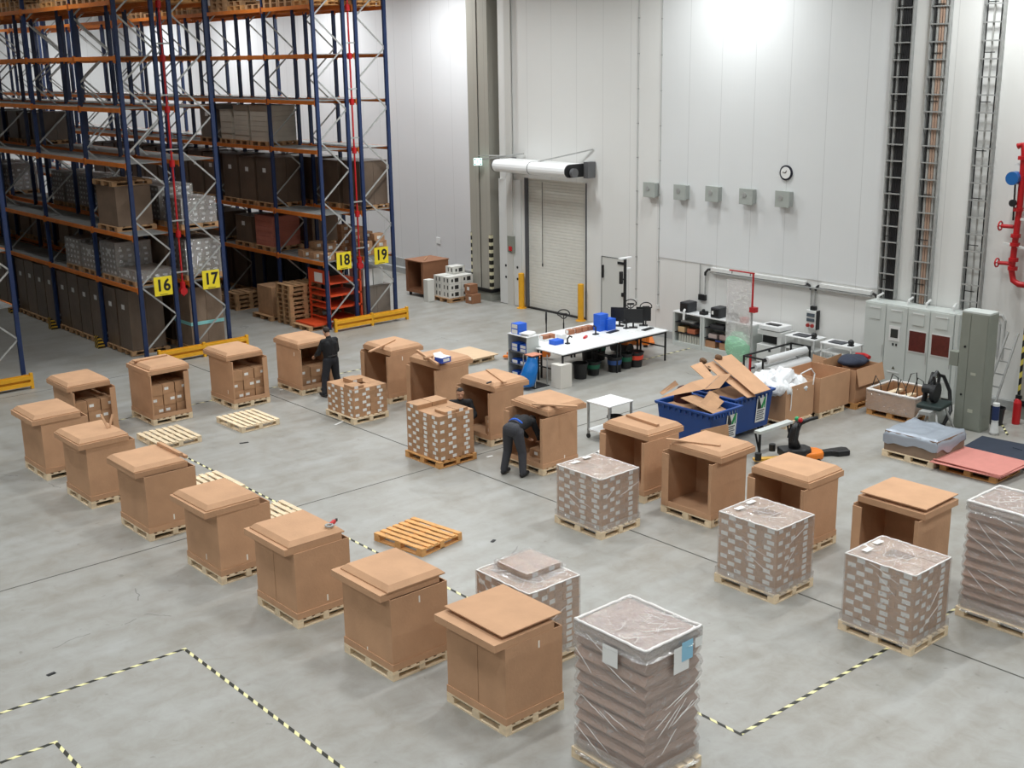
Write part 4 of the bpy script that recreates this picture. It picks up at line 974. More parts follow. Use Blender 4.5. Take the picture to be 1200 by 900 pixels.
packed(15.33, 25.75, 'small brown carton inside the box packed by the standing man', 'cartons in the box of the standing man', rows=2)
carton_thing(16.3, 19.35, BZ+.022, .35, .3, 'small labelled carton inside the box behind the crouching man, lower one', None, .2, (('x', .15),))
carton_thing(16.3, 19.35, BZ+.224, .35, .3, 'small labelled carton inside the box behind the crouching man, upper one', None, .2, (('x', .15),))
carton_thing(16.0, 17.5, BZ+.022, .4, .35, 'small carton inside the box the bending man reaches into', None, .16, (('x', .15),))
# ------------------------------------------------------------------ film-wrapped carton pallets
def film_shell(W, D, H_, seed, flare=.0, n=14, amp=.012, top=True):
    """a wrinkled skin a finger's width outside the load"""
    m = MB(); e = .012
    def q(x, y, z): return Vector((x, y, z))
    faces = [(lambda u, v: (-e, D+e-u*(D+2*e), v*H_), (-1, 0, 0)), (lambda u, v: (-e+u*(W+2*e), -e, v*H_), (0, -1, 0)), (lambda u, v: (W+e, -e+u*(D+2*e), v*H_), (1, 0, 0)), (lambda u, v: (W+e-u*(W+2*e), D+e, v*H_), (0, 1, 0))]
    def disp(p, nrm, v):
        nz = noise.noise(Vector(p)*6+Vector((seed, seed, 0)))+.6*noise.noise(Vector((p[0]*4, p[1]*4, p[2]*17+seed*3)))
        out = amp*max(0, nz)+flare*max(0, (.12-v)/.12)
        return tuple(p[i]+nrm[i]*out for i in range(3))
    for fn, nr in faces:
        vs = []; fs = []
        for j in range(n+1):
            for i in range(n+1):
                vs.append(disp(fn(i/n, j/n), nr if 0 < i < n else (0, 0, 0), j/n))
        for j in range(n):
            for i in range(n): fs.append((j*(n+1)+i, j*(n+1)+i+1, (j+1)*(n+1)+i+1, (j+1)*(n+1)+i))
        m.add(vs, fs)
    return m
def film_top(W, D, z, seed, n=16, amp=.03):
    m = MB(); vs = []; fs = []
    for j in range(n+1):
        for i in range(n+1):
            x, y = -.012+i/n*(W+.024), -.012+j/n*(D+.024); ed = 0 if i in (0, n) or j in (0, n) else 1
            vs.append((x, y, z+.004+ed*amp*abs(noise.noise(Vector((x*9+seed, y*9, seed)))+.4*noise.noise(Vector((x*22, y*22, seed))))))
    for j in range(n):
        for i in range(n): fs.append((j*(n+1)+i, j*(n+1)+i+1, (j+1)*(n+1)+i+1, (j+1)*(n+1)+i))
    return m.add(vs, fs)
def rim(W, D, z, seed, r=.012):
    pts = []; n = 16
    for a, b in (((0, 0), (W, 0)), ((W, 0), (W, D)), ((W, D), (0, D)), ((0, D), (0, 0))):
        for i in range(n): t = i/n; pts.append((a[0]+(b[0]-a[0])*t+random.uniform(-.004, .004), a[1]+(b[1]-a[1])*t+random.uniform(-.004, .004), z+random.uniform(-.003, .008)))
    return MB().tube(pts, r, 6, closed=True)
def folds(t, W, D, T, n_side, n_top, seed, off=.03, r=.004):
    """white strands for bunched film and the highlights on its wrinkles: long slanting ones on the sides, crooked ones on top"""
    rd = random.Random(seed); m = MB()
    for i in range(n_side):
        z0 = rd.uniform(.12, T*.95); u0 = rd.uniform(0, .5); L = rd.uniform(.25, .6); sl = rd.uniform(.1, .35); pts = []
        for k in range(9):
            u = min(1, u0+L*k/8); z = max(.05, min(T-.02, z0+sl*(k/8-.5)*(-1 if i % 2 else 1)+rd.uniform(-.006, .006)))
            pts.append((-off, (1-u)*D, z) if i % 2 else (u*W, -off, z))
        m.tube(pts, [r*(.4+.9*math.sin(PI*(k+.5)/9)) for k in range(9)], 5)
    for i in range(n_top):
        a = rd.uniform(0, 2*PI); x, y = rd.uniform(.15, W-.15), rd.uniform(.15, D-.15); pts = []
        for k in range(8):
            pts.append((min(W-.02, max(.02, x)), min(D-.02, max(.02, y)), T+.03+rd.uniform(-.004, .008))); a += rd.uniform(-.5, .5); x += .055*math.cos(a); y += .055*math.sin(a)
        m.tube(pts, [r*(.4+.9*math.sin(PI*(k+.5)/8)) for k in range(8)], 5)
    m.each('film_fold_highlight', FILME, t, smooth=True)  # film wrinkles whose bright streaks are put in as whitish tubes
def wrapped(x, y, nl, label, pal_label, seed, W=.95, D=1.12, extra=None, h=CH, rz=0, zt=0, key='pale'):
    pallet(key, x, y, pal_label, rz=rz)
    t = thing('wrapped_carton_load', label, 'wrapped load', (x+.03, y+.04, .1455), rz)
    for k in range(nl):
        for (cx, cy, a, b) in layer(W, D, k % 2):
            o = bpy.data.objects.new('carton', cmesh(a, b, h)); COL.objects.link(o); o.parent = t; o.location = (cx, cy, k*h)
            wide = False
            if cx < .01:
                mk_label('x', o, b*(.3 if k % 2 == 0 else .6), h, True)
            if cy < .01: mk_label('y', o, a*(.35 if k % 2 == 0 else .6), h, False)
    T = nl*h
    film_shell(W, D, T, seed).build('side_film', FILM, t, smooth=True)
    if extra: extra(t, T)
    film_top(W, D, T, seed).build('top_film', FILMT, t, smooth=True)
    rim(W, D, T, seed).build('film_edge', FILME, t, smooth=True); folds(t, W, D, T, 4, 7, seed, .02, .003)
    film_shell(W+.03, D+.05, .16, seed+3, flare=.0, n=10, amp=.02).build('foot_film', FILMT, t, smooth=True).location = (-.015, -.025, -.04)
    return t
def ex_front(t, T):
    for i, (xx, yy, r_) in enumerate(((.2, .9, .2), (.55, .95, .1))): MB().box(xx, xx+.18, yy, yy+.09, T+.03, T+.032).build('top_label', PAPER, t)
wrapped(14.22, 7.88, 11, 'film-wrapped carton pallet at the right front, nearest the floor tape', PL % 'wrapped cartons at the right front', 1.3, extra=ex_front)
wrapped(14.2, 10.2, 11, 'film-wrapped carton pallet in the middle, between two open box fronts', PL % 'wrapped cartons in the middle', 2.7, extra=ex_front)
wrapped(14.08, 13.84, 10, 'film-wrapped carton pallet right of the bending man', PL % 'wrapped cartons right of the bending man', 4.1, h=CH, extra=ex_front)
def ex_top(t, T):
    for (xx, yy) in ((.3, .3), (.3, .62), (.62, .3), (.62, .62)):
        o = bpy.data.objects.new('carton', cmesh(.32, .32)); COL.objects.link(o); o.parent = t; o.location = (xx-.02, yy+.05, T)
        if yy < .4: mk_label('y', o, .15)
    f = film_shell(.66, .68, CH, 9., amp=.03, flare=.12); o = f.build('raised_film', FILMT, t, smooth=True); o.location = (.27, .34, T)
    o = film_top(.66, .68, CH, 5., amp=.04).build('raised_film', FILMT, t, smooth=True); o.location = (.27, .34, T)
wrapped(9.92, 11.1, 11, 'film-wrapped carton pallet with a small raised layer, behind the nearest closed box', PL % 'wrapped cartons behind the nearest closed box', 6.2, extra=ex_top)
# ------------------------------------------------------------------ two tall film-wrapped stacks of nested trays
TRAY = mat('tray_cardboard', 'a98672', .6, noise_amt=.08, nscale=3, spec=.4)
def tall(x, y, label, pal_label, nl, seed, rz=0, papers=True, W=.92, D=1.1):
    pallet('pale_x', x, y, pal_label, rz=rz)
    t = thing('wrapped_tray_stack', label, 'wrapped load', (x+.04, y+.05, .1455), rz)
    h = 1.68/nl
    for k in range(nl):
        z = k*h+.0; o_ = random.uniform(-.012, .012)
        e = .05 if k else .0; ey = .012
        vs = [(o_+e, o_+ey, z), (W-e+o_, o_+ey, z), (W-e+o_, D-ey, z), (o_+e, D-ey, z),
              (o_-.012, o_, z+h*.45), (W+.012+o_, o_, z+h*.45), (W+.012+o_, D, z+h*.45), (o_-.012, D, z+h*.45),
              (o_-.005, o_, z+h*.52), (W+.005+o_, o_, z+h*.52), (W+.005+o_, D, z+h*.52), (o_-.005, D, z+h*.52),
              (o_+.045, o_+.01, z+h-.004), (W-.045+o_, o_+.01, z+h-.004), (W-.045+o_, D-.01, z+h-.004), (o_+.045, D-.01, z+h-.004)]
        fs = [(3,2,1,0)]
        for r in range(3): fs += [(r*4+i, r*4+(i+1) % 4, r*4+4+(i+1) % 4, r*4+4+i) for i in range(4)]
        fs.append((12, 13, 14, 15))
        MB().add(vs, fs).build('tray', TRAY, t)
    T = nl*h
    # skin that follows the zigzag
    m = MB(); n = 20
    for fn in ((lambda u: (0, 1-u)), (lambda u: (u, 0)), (lambda u: (1, u)), (lambda u: (1-u, 1))):
        vs = []; fs = []; rows = nl*3
        for j in range(rows+1):
            z = T*j/rows; ph = (z/h) % 1.0; out = .03-.055*abs(ph-.5)*1.2
            for i in range(n+1):
                u, v = fn(i/n); sag = .02*noise.noise(Vector((u*4+seed, v*4, z*7)))+.02*noise.noise(Vector((u*9+seed, v*9, z*3)))
                ox = (-1 if u < .02 else (1 if u > .98 else 0)); oy = (-1 if v < .02 else (1 if v > .98 else 0))
                vs.append((u*W+ox*(out+max(0, sag)), v*D+oy*(out+max(0, sag)), z+.015*noise.noise(Vector((u*5, v*5, z*4+seed)))))
        for j in range(rows):
            for i in range(n): fs.append((j*(n+1)+i, j*(n+1)+i+1, (j+1)*(n+1)+i+1, (j+1)*(n+1)+i))
        m.add(vs, fs)
    m.build('side_film', FILM, t, smooth=True)
    film_top(W, D, T, seed, n=22, amp=.05).build('top_film', FILMT, t, smooth=True)
    rim(W+.02, D+.02, T, seed, .02).build('film_edge', FILME, t, smooth=True); folds(t, W, D, T, 16, 9, seed, .04, .0042)
    film_shell(W+.02, D+.02, .2, seed, flare=.06, amp=.03).build('foot_film', FILMT, t, smooth=True).location = (-.01, -.01, -.03)
    film_shell(W+.03, D+.03, .14, seed+2, flare=.03, amp=.02).build('upper_film_band', FILMT, t, smooth=True).location = (-.015, -.015, T-.14)
    if papers:
        MB().box(-.052, -.05, .38, .62, T-.34, T-.1).build('delivery_note', PAPER, t)
        q = MB().box(.42, .68, -.055, -.052, T-.42, T-.1).build('delivery_note', PAPER, t)
        MB().box(.55, .74, -.058, -.056, T-.3, T-.06).build('blue_note', mat('blue_note_paper', '8fc3dd', .6), t)
        MB().box(.78, .9, -.058, -.056, T-.2, T-.08).build('small_note', PAPER, t)
    return t
tall(8.98, 8.12, 'tall film-wrapped tray stack with papers at the bottom centre of the picture', 'wooden pallet under the tall wrapped stack with papers', 10, 3.3)
tall(15.9, 6.95, 'tall film-wrapped tray stack cut off by the right edge', 'wooden pallet under the tall wrapped stack at the right edge', 11, 8.8, papers=False)
# ------------------------------------------------------------------ work table group
XT0, XT1, YT0, YT1, ZTB = 20.65, 24.7, 21.72, 22.75, .87
def desk(x0, x1, y0, y1, label, legs=(0, 1), z=ZTB):
    t = thing('work_table', label, 'table', (x0, y0, 0)); W, D = x1-x0, y1-y0
    MB().box(0, W, 0, D, z-.03, z).build('table_top', WHITE, t, bevel=.005)
    MB().box(.03, W-.03, .03, .06, z-.08, z-.03).box(.03, W-.03, D-.06, D-.03, z-.08, z-.03).each('apron', DARKM, t)
    for x in (.03, W-.07):
        for y in (.03, D-.07): MB().box(x, x+.04, y, y+.04, 0, z-.03).build('leg', DARKM, t)
        MB().box(x, x+.03, .07, D-.07, .38, .41).build('stretcher', DARKM, t)
    return t
xm = (XT0+XT1)/2+.1
desk(XT0, xm-.01, YT0, YT1, 'white work table with black legs, near left one beside the shelf unit')
desk(xm+.01, XT1, YT0, YT1, 'white work table with black legs, near right one with the two monitors')
desk(XT0+.22, xm+.3, YT1+.02, YT1+1.15, 'white work table behind, near the shelf unit')
desk(xm+.32, XT1, YT1+.02, YT1+1.15, 'white work table behind the monitors')
# open shelf unit
sx, sy = 20.38, 22.79
t = thing('shelf_unit', 'grey open shelf unit with blue and white packets, left end of the tables', 'shelf unit', (sx, sy, 0))
D_, HH = .76, 1.17
MB().box(0, .43, 0, .02, 0, HH).box(0, .43, D_-.02, D_, 0, HH).each('side_panel', GREYL, t)
MB().box(.41, .43, .02, D_-.02, 0, HH).build('back_panel', GREYL, t); MB().box(-.01, .44, -.01, D_+.01, HH, HH+.02).build('top_panel', WHITE, t)
for z in (.05, .38, .72): MB().box(.0, .41, .02, D_-.02, z, z+.02).build('shelf', mat('shelf_dark', '5c6066', .5), t)
pk = MB().box(0, .26, 0, .24, 0, .1).mesh('blue_packet', BLUEB); pl = MB().box(-.003, 0, .02, .22, .01, .09).mesh('white_label', PAPER)
def packet(x, y, z, lab, sc=(1, 1, 1), rz=0):
    o = bpy.data.objects.new('blue_packet', pk); COL.objects.link(o); o.location = (x, y, z); o.scale = sc; o.rotation_euler = (0, 0, rz)
    tag(o, lab, 'packet', 'blue and white packets'); l = bpy.data.objects.new('white_label', pl); COL.objects.link(l); l.parent = o
for zi, z in enumerate((.07, .4, .74)):
    for j in range(2):
        for k in range((1, 1, 2)[zi]):
            packet(sx+.04, sy+.08+j*.33, z+.001+k*.102, 'blue and white packet on the %s shelf of the unit, %s from its right, %s' % (['lowest', 'middle', 'upper'][zi], WORD[j], ['lower', 'upper'][k]))
for k in range(2): packet(sx+.05, sy+.4, HH+.021+k*.14, 'blue and white packet on top of the shelf unit, %s' % ['lower', 'upper'][k], (1.2, 1.1, 1.35))
o = MB().box(0, .3, 0, .25, 0, .06).box(-.05, .35, .05, .3, .06, .07).build('paper_bundle', [PAPER], loc=(sx+.1, sy+.02, HH+.021), rz=.2); tag(o, 'white papers on a dark holder on top of the shelf unit', 'papers')
# things on the tables
def Z(px, py, z=ZTB): return G(px, py, z)
TOPZ = ZTB+.001
p = Z(610, 408)
for i, (px, py, c_, sz, lab) in enumerate([(652, 403, BLUEB, (.32, .25, .12), 'flat blue carton at the near left corner of the tables'), (658, 398, PAPER, (.22, .2, .16), 'white carton behind the flat blue carton'), (640, 398, WHITEM, (.35, .3, .03), 'white tray beside the flat blue carton')]):
    p = Z(px, py); o = MB().box(-sz[0]/2, sz[0]/2, -sz[1]/2, sz[1]/2, 0, sz[2]).build('table_carton', c_, loc=(p.x, p.y, TOPZ), bevel=.006); tag(o, lab, 'carton')
for i, px in enumerate((638, 645, 668, 676, 683, 690)):
    p = G(px, 392-(px-665)*.22, ZTB); o = MB().box(-.095, .095, -.09, .09, 0, .12).build('parts_bin', mat('bin_brown', 'a2694a', .6), loc=(p.x, p.y, TOPZ)); tag(o, 'small brown open carton in the row on the tables, %s from the left' % WORD[i], 'carton', 'small brown cartons on the tables')
    MB().box(-.113, -.11, -.05, .05, .03, .12).build('white_label', PAPER, o)
for i, (px, py, n) in enumerate([(704, 387, 3), (713, 386, 2)]):
    for k in range(n):
        p = Z(px, py); o = MB().box(-.16, .16, -.13, .13, 0, .155).build('blue_carton', BLUEB, loc=(p.x, p.y, TOPZ+k*.157)); tag(o, 'bright blue carton in the %s blue pile on the tables, %s up' % (['taller', 'shorter'][i], WORD[k]), 'carton', 'bright blue cartons on the tables')
for px, py, w_, h_, rz, lab in ((676, 396, .5, .35, .2, 'white paper sheets lying in the middle of the near table'), (742, 388, .3, .2, .1, 'white sheet lying by the left monitor'), (665, 399, .3, .2, .5, 'white sheet near the flat blue carton')):
    p = Z(px, py); o = MB().box(-w_/2, w_/2, -h_/2, h_/2, 0, .006).build('paper_sheet', PAPER, loc=(p.x, p.y, TOPZ), rz=rz); tag(o, lab, 'papers')
p = Z(686, 396); o = MB().box(-.12, .12, -.03, .03, 0, .05).build('red_cutter', REDP, loc=(p.x, p.y, TOPZ), rz=.5); tag(o, 'red hand tool lying in front of the row of small brown cartons', 'tool')
p = Z(665, 403); o = MB().tube([(0, 0, .02), (0, 0, .14), (.08, 0, .2), (.16, 0, .16)], .025, 8).box(-.05, .05, -.05, .05, 0, .03).build('tape_dispenser', BLACK, loc=(p.x, p.y, TOPZ)); tag(o, 'black tape dispenser right of the flat blue carton', 'tape dispenser')
for px, py, lab in ((698, 392, 'black scanner on a stand left of the blue cartons'), (734, 385, 'black scanner on a stand in front of the left monitor')):
    p = Z(px, py); t = thing('barcode_scanner', lab, 'scanner', (p.x, p.y, TOPZ))
    MB().box(-.07, .07, -.06, .06, 0, .025).build('base', BLACK, t); MB().tube([(0, 0, .02), (0, 0, .2), (-.08, 0, .26)], .022, 8).build('head', BLACK, t)
def monitor(px, py, rz, lab, w_=.62, z=None):
    p = Z(px, py); t = thing('monitor', lab, 'monitor', (p.x, p.y, TOPZ), rz)
    MB().box(-.12, .12, -.1, .1, 0, .015).build('foot', BLACK, t); MB().box(-.025, .025, .0, .04, .015, .3).build('stand', BLACK, t)
    q = MB().box(-w_/2, w_/2, -.03, .0, .14, .54).build('screen', BLACK, t, bevel=.006)
monitor(726, 382, -.95, 'black monitor in front of the black lamp post, left one of two', .5); monitor(742, 384, -.85, 'black monitor in front of the pallet truck handles, middle one', .54); monitor(754, 381.5, -.85, 'black monitor at the right, overlapping the middle one', .42)
for px, py, lab in ((759, 386, 'black keyboard on the right end of the near table'), (718, 389, 'black keyboard in front of the left monitor')):
    p = Z(px, py); o = MB().box(-.22, .22, -.07, .07, 0, .02).build('keyboard', BLACK, loc=(p.x, p.y, TOPZ), rz=.15); tag(o, lab, 'keyboard')
# lamp post
p = G(733, 362, ZTB); p = Vector((25.0, 23.6, 0)); d = ray(733, 362); tt = 24.0/d.x; yy = d.y*tt
t = thing('desk_lamp_post', 'tall black post with white antenna heads behind the left monitor', 'post', (24.55, 23.24, ZTB+.001))
MB().box(-.03, .03, -.03, .03, .02, 1.85).build('post', BLACK, t); MB().box(-.12, .12, -.12, .12, 0, .02).build('foot_plate', BLACK, t)
MB().box(-.22, .22, -.06, .06, 1.85, 1.89).build('white_head', WHITE, t); MB().box(.03, .2, -.05, .05, 1.55, 1.58).build('white_head', WHITE, t); MB().box(-.2, -.12, -.04, .04, 1.15, 1.5).box(-.12, -.03, -.02, .02, 1.25, 1.29).each('handset', BLACK, t)
# bins and things under the tables
def bucket(px, py, lab, col=None, r=.2, h=.42):
    p = G(px, py, 0); t = thing('waste_bin', lab, 'bin', (p.x, p.y, 0.001))
    MB().lathe([(r*.8, 0), (r, h), (r+.015, h), (r+.015, h-.03), (r*.99, h-.03), (r*.97, h-.002), (r*.78, .02)], n=22).build('tub', BLACK, t, smooth=False)
    if col: MB().lathe([(r*.915, h*.5), (r*.965, h*.78)], n=22).build('colour_band', col, t).scale = (1.03, 1.03, 1)
RB = mat('bin_red_band', 'd8452e', .5); BB = mat('bin_blue_band', '2b4c86', .5)
bucket(680, 443, 'black waste bin under the near left table, front left one'); bucket(695, 439, 'black bin with dark green band under the near left table', mat('bin_green_band', '155f45', .5), .19, .38)
bucket(720, 435, 'black bin with blue band under the tables', BB); bucket(733, 431, 'black bin with green band left of the red-banded bin', mat('bin_green_band', '155f45', .5), .19); bucket(745, 429, 'black bin with bright red band under the tables', RB, .21)
bucket(690, 424, 'tall black bin standing behind the front bins under the tables', None, .22, .6); bucket(702, 421, 'second tall black bin behind the front bins under the tables', mat('bin_green_band', '155f45', .5), .2, .55)
p = G(658, 455, 0); o = MB().box(-.2, .2, -.18, .18, 0, .62).build('white_carton', mat('carton_white', 'd8d4cc', .6), loc=(p.x+.1, p.y+.1, .002), bevel=.006); tag(o, 'tall white carton on the floor at the near table corner', 'carton')
# waste-bag stand with blue bag
p = G(628, 452, 0)
t = thing('bag_stand', 'metal bag stand between the shelf unit and the white carton', 'stand', (p.x, p.y, 0))
for a, b in ((-.2, -.2), (.22, -.2), (.22, .25), (-.2, .25)): MB().tube([(a, b, .0), (a, b, .82)], .015, 8).build('leg', GALV, t)
MB().box(-.24, .26, -.24, .28, .0, .02).build('foot_frame', DARKM, t)
m = MB(); n = 16; vs = []; fs = []
for j in range(9):
    z = .1+j*.09; sw = 1+.25*math.sin(PI*(1-j/8))*(1 if j < 7 else .3)
    for i in range(n):
        a = 2*PI*i/n; rr = .17*sw*(1+.12*noise.noise(Vector((math.cos(a)*2, math.sin(a)*2, z*5)))); rr *= .72+.38*(1-j/8); vs.append((-.12+rr*math.cos(a)-(.22*(1-j/8)), .02+rr*1.1*math.sin(a), z))
for j in range(8): fs += [(j*n+i, j*n+(i+1) % n, (j+1)*n+(i+1) % n, (j+1)*n+i) for i in range(n)]
fs.append(tuple(range(n-1, -1, -1))); m.add(vs, fs)
o = m.build('blue_waste_bag', mat('blue_bag_film', '0f6cb8', .3, bump=.9, bscale=9), loc=(p.x-.05, p.y-.1, 0), smooth=True); tag(o, 'bright blue plastic waste bag hanging beside the grey shelf unit', 'bag')
o = MB().box(-.18, .18, -.15, .15, 0, .02).build('orange_cover', mat('dull_orange', 'c8836a', .6), loc=(p.x-.08, p.y, .84)); tag(o, 'dull orange cover lying over the blue waste bag', 'cover')
# pallet truck handles behind the tables
def truck(px, py, lab, rz, z=1.2, zb=0.):
    d = ray(px, py); tt = (z-CAMH)/d.z; x, y = d.x*tt, d.y*tt
    t = thing('pallet_truck', lab, 'pallet truck', (x, y, 0), rz)
    MB().tube([(0, 0, .3), (0, 0, .95)], .02, 8).build('handle_bar', BLACK, t)
    m = MB(); pts = [(.17*math.sin(a)*(1.0 if math.cos(a) > -.3 else .6), 0, z-.0+.13*math.cos(a)) for a in [2*PI*i/18 for i in range(18)]]
    m.tube(pts, .016, 8, closed=True); m.tube([(0, 0, .95), (0, 0, z)], .014, 6); m.box(-.1, .1, -.02, .02, z-.03, z+.02); m.build('steering_loop', BLACK, t)
    MB().box(-.1, .1, -.1, .12, .08, .35).build('pump_housing', mat('truck_orange', 'd9741f', .5), t)
    MB().cyl((-.06, 0, .09), (.06, 0, .09), .09, n=16).build('steer_wheel', BLACK, t)
    for s in (-1, 1): MB().box(s*.2-.08, s*.2+.08, .12, 1.2, .05, .1).build('fork', mat('truck_orange', 'd9741f', .5), t)
truck(660.5, 368, 'pallet truck behind the tables, its loop handle left of the blue cartons', -.8)
truck(739, 356, 'pallet truck behind the middle monitor, its loop handle facing the camera', -.75); truck(757, 359.5, 'pallet truck behind the right monitor, its loop handle facing the camera', -.75)
d = G(640, 370, 1.25); t = thing('pallet_truck', 'pallet truck behind the shelf unit, its loop handle seen edge on', 'pallet truck', (d.x, d.y, 0), .6)
MB().tube([(0, 0, .3), (0, 0, 1.0)], .018, 8).build('handle_bar', BLACK, t); MB().tube([(0, 0, 1.0), (.05, 0, 1.15), (.04, 0, 1.3), (0, 0, 1.38), (-.04, 0, 1.3), (-.05, 0, 1.15)], .018, 8, closed=True).build('steering_loop', BLACK, t)
MB().box(-.1, .1, -.1, .12, .08, .35).build('pump_housing', mat('truck_orange', 'd9741f', .5), t)
for s in (-1, 1): MB().box(s*.2-.08, s*.2+.08, .12, 1.2, .05, .1).build('fork', mat('truck_orange', 'd9741f', .5), t)
# orange machine under the right end
o = thing('orange_floor_machine', 'orange floor machine parked under the right end of the tables', 'machine', (24.6, 23.2, 0))
MB().box(-.3, .5, -.3, .3, .25, .6).build('body', mat('machine_orange', 'e07a1d', .45), o, bevel=.04); MB().cyl((-.2, -.32, .18), (-.2, .32, .18), .16, n=20).build('wheel', BLACK, o); MB().cyl((-.31, .05, .45), (-.35, .05, .45), .12, n=18).build('dark_disc', BLACK, o)
# white trolley table in the middle
x0, y0 = 18.08, 17.55
t = thing('white_trolley', 'small white wheeled table standing right of the bending man', 'trolley', (x0, y0, 0)); W, D, Hh = .78, .72, .86
MB().box(0, W, 0, D, Hh-.03, Hh).build('table_top', WHITE, t, bevel=.006); MB().box(.02, W-.02, .02, D-.02, .18, .21).build('lower_shelf', WHITE, t)
for x in (.02, W-.06):
    for y in (.02, D-.06):
        MB().box(x, x+.04, y, y+.04, .1, Hh-.03).build('leg', GALV, t); MB().cyl((x+.0, y+.02, .05), (x+.04, y+.02, .05), .05, n=14).build('castor', BLACK, t)
o = MB().lathe([(.12, 0), (.17, .28), (.19, .28), (.19, .25), (.16, .24), (.11, .02)], n=22).build('black_bucket', BLACK, loc=(x0+.5, y0+.3, .212)); tag(o, 'black bucket standing on the lower shelf of the white trolley', 'bucket')
# ------------------------------------------------------------------ cupboards with label printers, by the wall
x0 = 26.3
def cupboard(ya, yb, lab, first=[0]):
    t = thing('cupboard', lab, 'cupboard', (x0, ya, 0)); W = yb-ya; h = .98; d = .45
    MB().box(0, d, 0, .07, .0, h).box(0, d, W-.07, W, .0, h).each('side_panel', GREYL, t)
    MB().box(d-.02, d, .07, W-.07, 0, h).build('back_panel', GREYL, t); MB().box(-.01, d, -.002, W+.002, h, h+.03).build('top_panel', WHITE, t); MB().box(0, d-.02, .07, W-.07, .0, .12).build('plinth', GREYL, t)
    for z in (.38, .68): MB().box(.02, d-.02, .07, W-.07, z, z+.02).build('shelf', mat('shelf_black', '202226', .5), t)
cupboard(21.85, 22.95, 'grey open cupboard at the left with binders on its lowest shelf'); cupboard(20.72, 21.83, 'grey open cupboard in the middle with cartons on its lowest shelf'); cupboard(20.05, 20.7, 'narrow grey open cupboard behind the hanging clear bag')
bn = None
for i in range(8):
    lab = 'grey binder on the lowest shelf of the left cupboard'
    if bn is None: bn = MB().box(0, .26, 0, .08, 0, .24).build('binder', mat('binder_grey', 'b5b5ab', .6), loc=(x0+.05, 21.97+i*.1, .121)); tag(bn, lab, 'binder', 'binders in the left cupboard')
    else: o = bn.copy(); COL.objects.link(o); o.location = (x0+.05, 21.97+i*.1, .121)
for y, z, s, c_, lab in ((22.55, .401, (.25, .25, .16), 'd9b88a', 'pale carton on the middle shelf of the left cupboard, left one'), (22.15, .401, (.25, .3, .14), 'b5694a', 'reddish carton on the middle shelf of the left cupboard'), (21.4, .121, (.3, .38, .2), 'b08463', 'brown carton on the lowest shelf of the middle cupboard, left one'), (20.85, .121, (.3, .4, .2), 'b08463', 'brown carton on the lowest shelf of the middle cupboard, right one'), (21.2, .322, (.2, .2, .06), '2450b8', 'blue packet lying on the cartons in the middle cupboard'), (21.35, .401, (.28, .3, .12), 'b9a7a0', 'pale bagged goods on the middle shelf of the middle cupboard, left'), (20.95, .401, (.28, .3, .14), 'a89089', 'pale bagged goods on the middle shelf of the middle cupboard, right'), (21.1, .701, (.28, .5, .1), '3b3b3d', 'dark goods on the top shelf of the middle cupboard'), (22.2, .701, (.28, .5, .06), '8d8d8a', 'flat grey goods on the top shelf of the left cupboard'), (20.25, .401, (.25, .25, .2), 'b9a391', 'pale goods on the middle shelf of the narrow cupboard')):
    o = MB().box(0, s[0], 0, s[1], 0, s[2]).build('stored_carton', mat('stored_'+c_, c_, .6), loc=(x0+.06, y, z), bevel=.012); tag(o, lab, 'carton')
for y, lab in ((22.4, 'black label printer on the left cupboard with a white paper strip hanging'), (21.25, 'black label printer on the middle cupboard')):
    t = thing('label_printer', lab, 'printer', (x0+.02, y, 1.011)); MB().box(0, .42, 0, .32, .0, .3).build('housing', mat('printer_dark', '2d2f33', .45), t, bevel=.03); MB().box(-.004, 0, .03, .29, .05, .26).build('front_panel', BLACK, t)
    if y > 22: MB().tube([(-.005, .1, .1), (-.05, .1, .06), (-.06, .1, -.2)], .035, 8).build('paper_strip', PAPER, t)
    else: MB().box(-.006, -.004, .2, .27, .1, .2).build('white_badge', PAPER, t)
o = thing('cable_heap', 'heap of black cables and headsets on the middle cupboard', 'cables', (x0+.1, 20.75, 1.011))
for i in range(7): MB().tube([(random.uniform(0, .2), random.uniform(-.1, .3), .03+.16*random.random()) for _ in range(6)], .022, 6).build('cable_loop', BLACK, o, smooth=True)
o = MB().box(0, .2, 0, .2, 0, .15).build('red_tool_case', REDP, loc=(x0+.05, 20.35, 1.011), bevel=.02); tag(o, 'small red case at the right end of the cupboard tops', 'case')
o = thing('small_black_device', 'small black device between the two label printers', 'device', (x0+.1, 21.85, 1.011)); MB().box(0, .2, 0, .2, 0, .1).build('housing', BLACK, o, bevel=.02); MB().ball((.08, .1, .12), .05).build('knob', BLACK, o)
# multifunction printer
t = thing('office_printer', 'white office printer cabinet against the wall right of the red pole', 'printer', (26.25, 19.05, 0))
MB().box(0, .6, 0, .8, .05, .55).build('paper_cabinet', WHITEM, t, bevel=.01); MB().box(.02, .6, 0, .8, .82, .95).build('print_body', WHITEM, t, bevel=.01); MB().box(.25, .6, .0, .8, .55, .82).box(.02, .25, .0, .14, .55, .82).each('side_column', WHITEM, t); MB().box(.24, .249, .15, .78, .56, .82).build('output_tray', BLACK, t)
MB().box(.0, .55, .05, .75, .97, 1.1).build('document_feeder', WHITE, t, bevel=.02); MB().box(.1, .3, .2, .6, 1.101, 1.12).build('feeder_slot', BLACK, t); MB().box(-.006, 0, .32, .4, .38, .44).build('badge', BLACK, t)
o = MB().box(0, .5, 0, .75, 0, .045).build('base_board', BLACK, loc=(26.3, 19.07, .002)); tag(o, 'dark base under the white office printer', 'base')
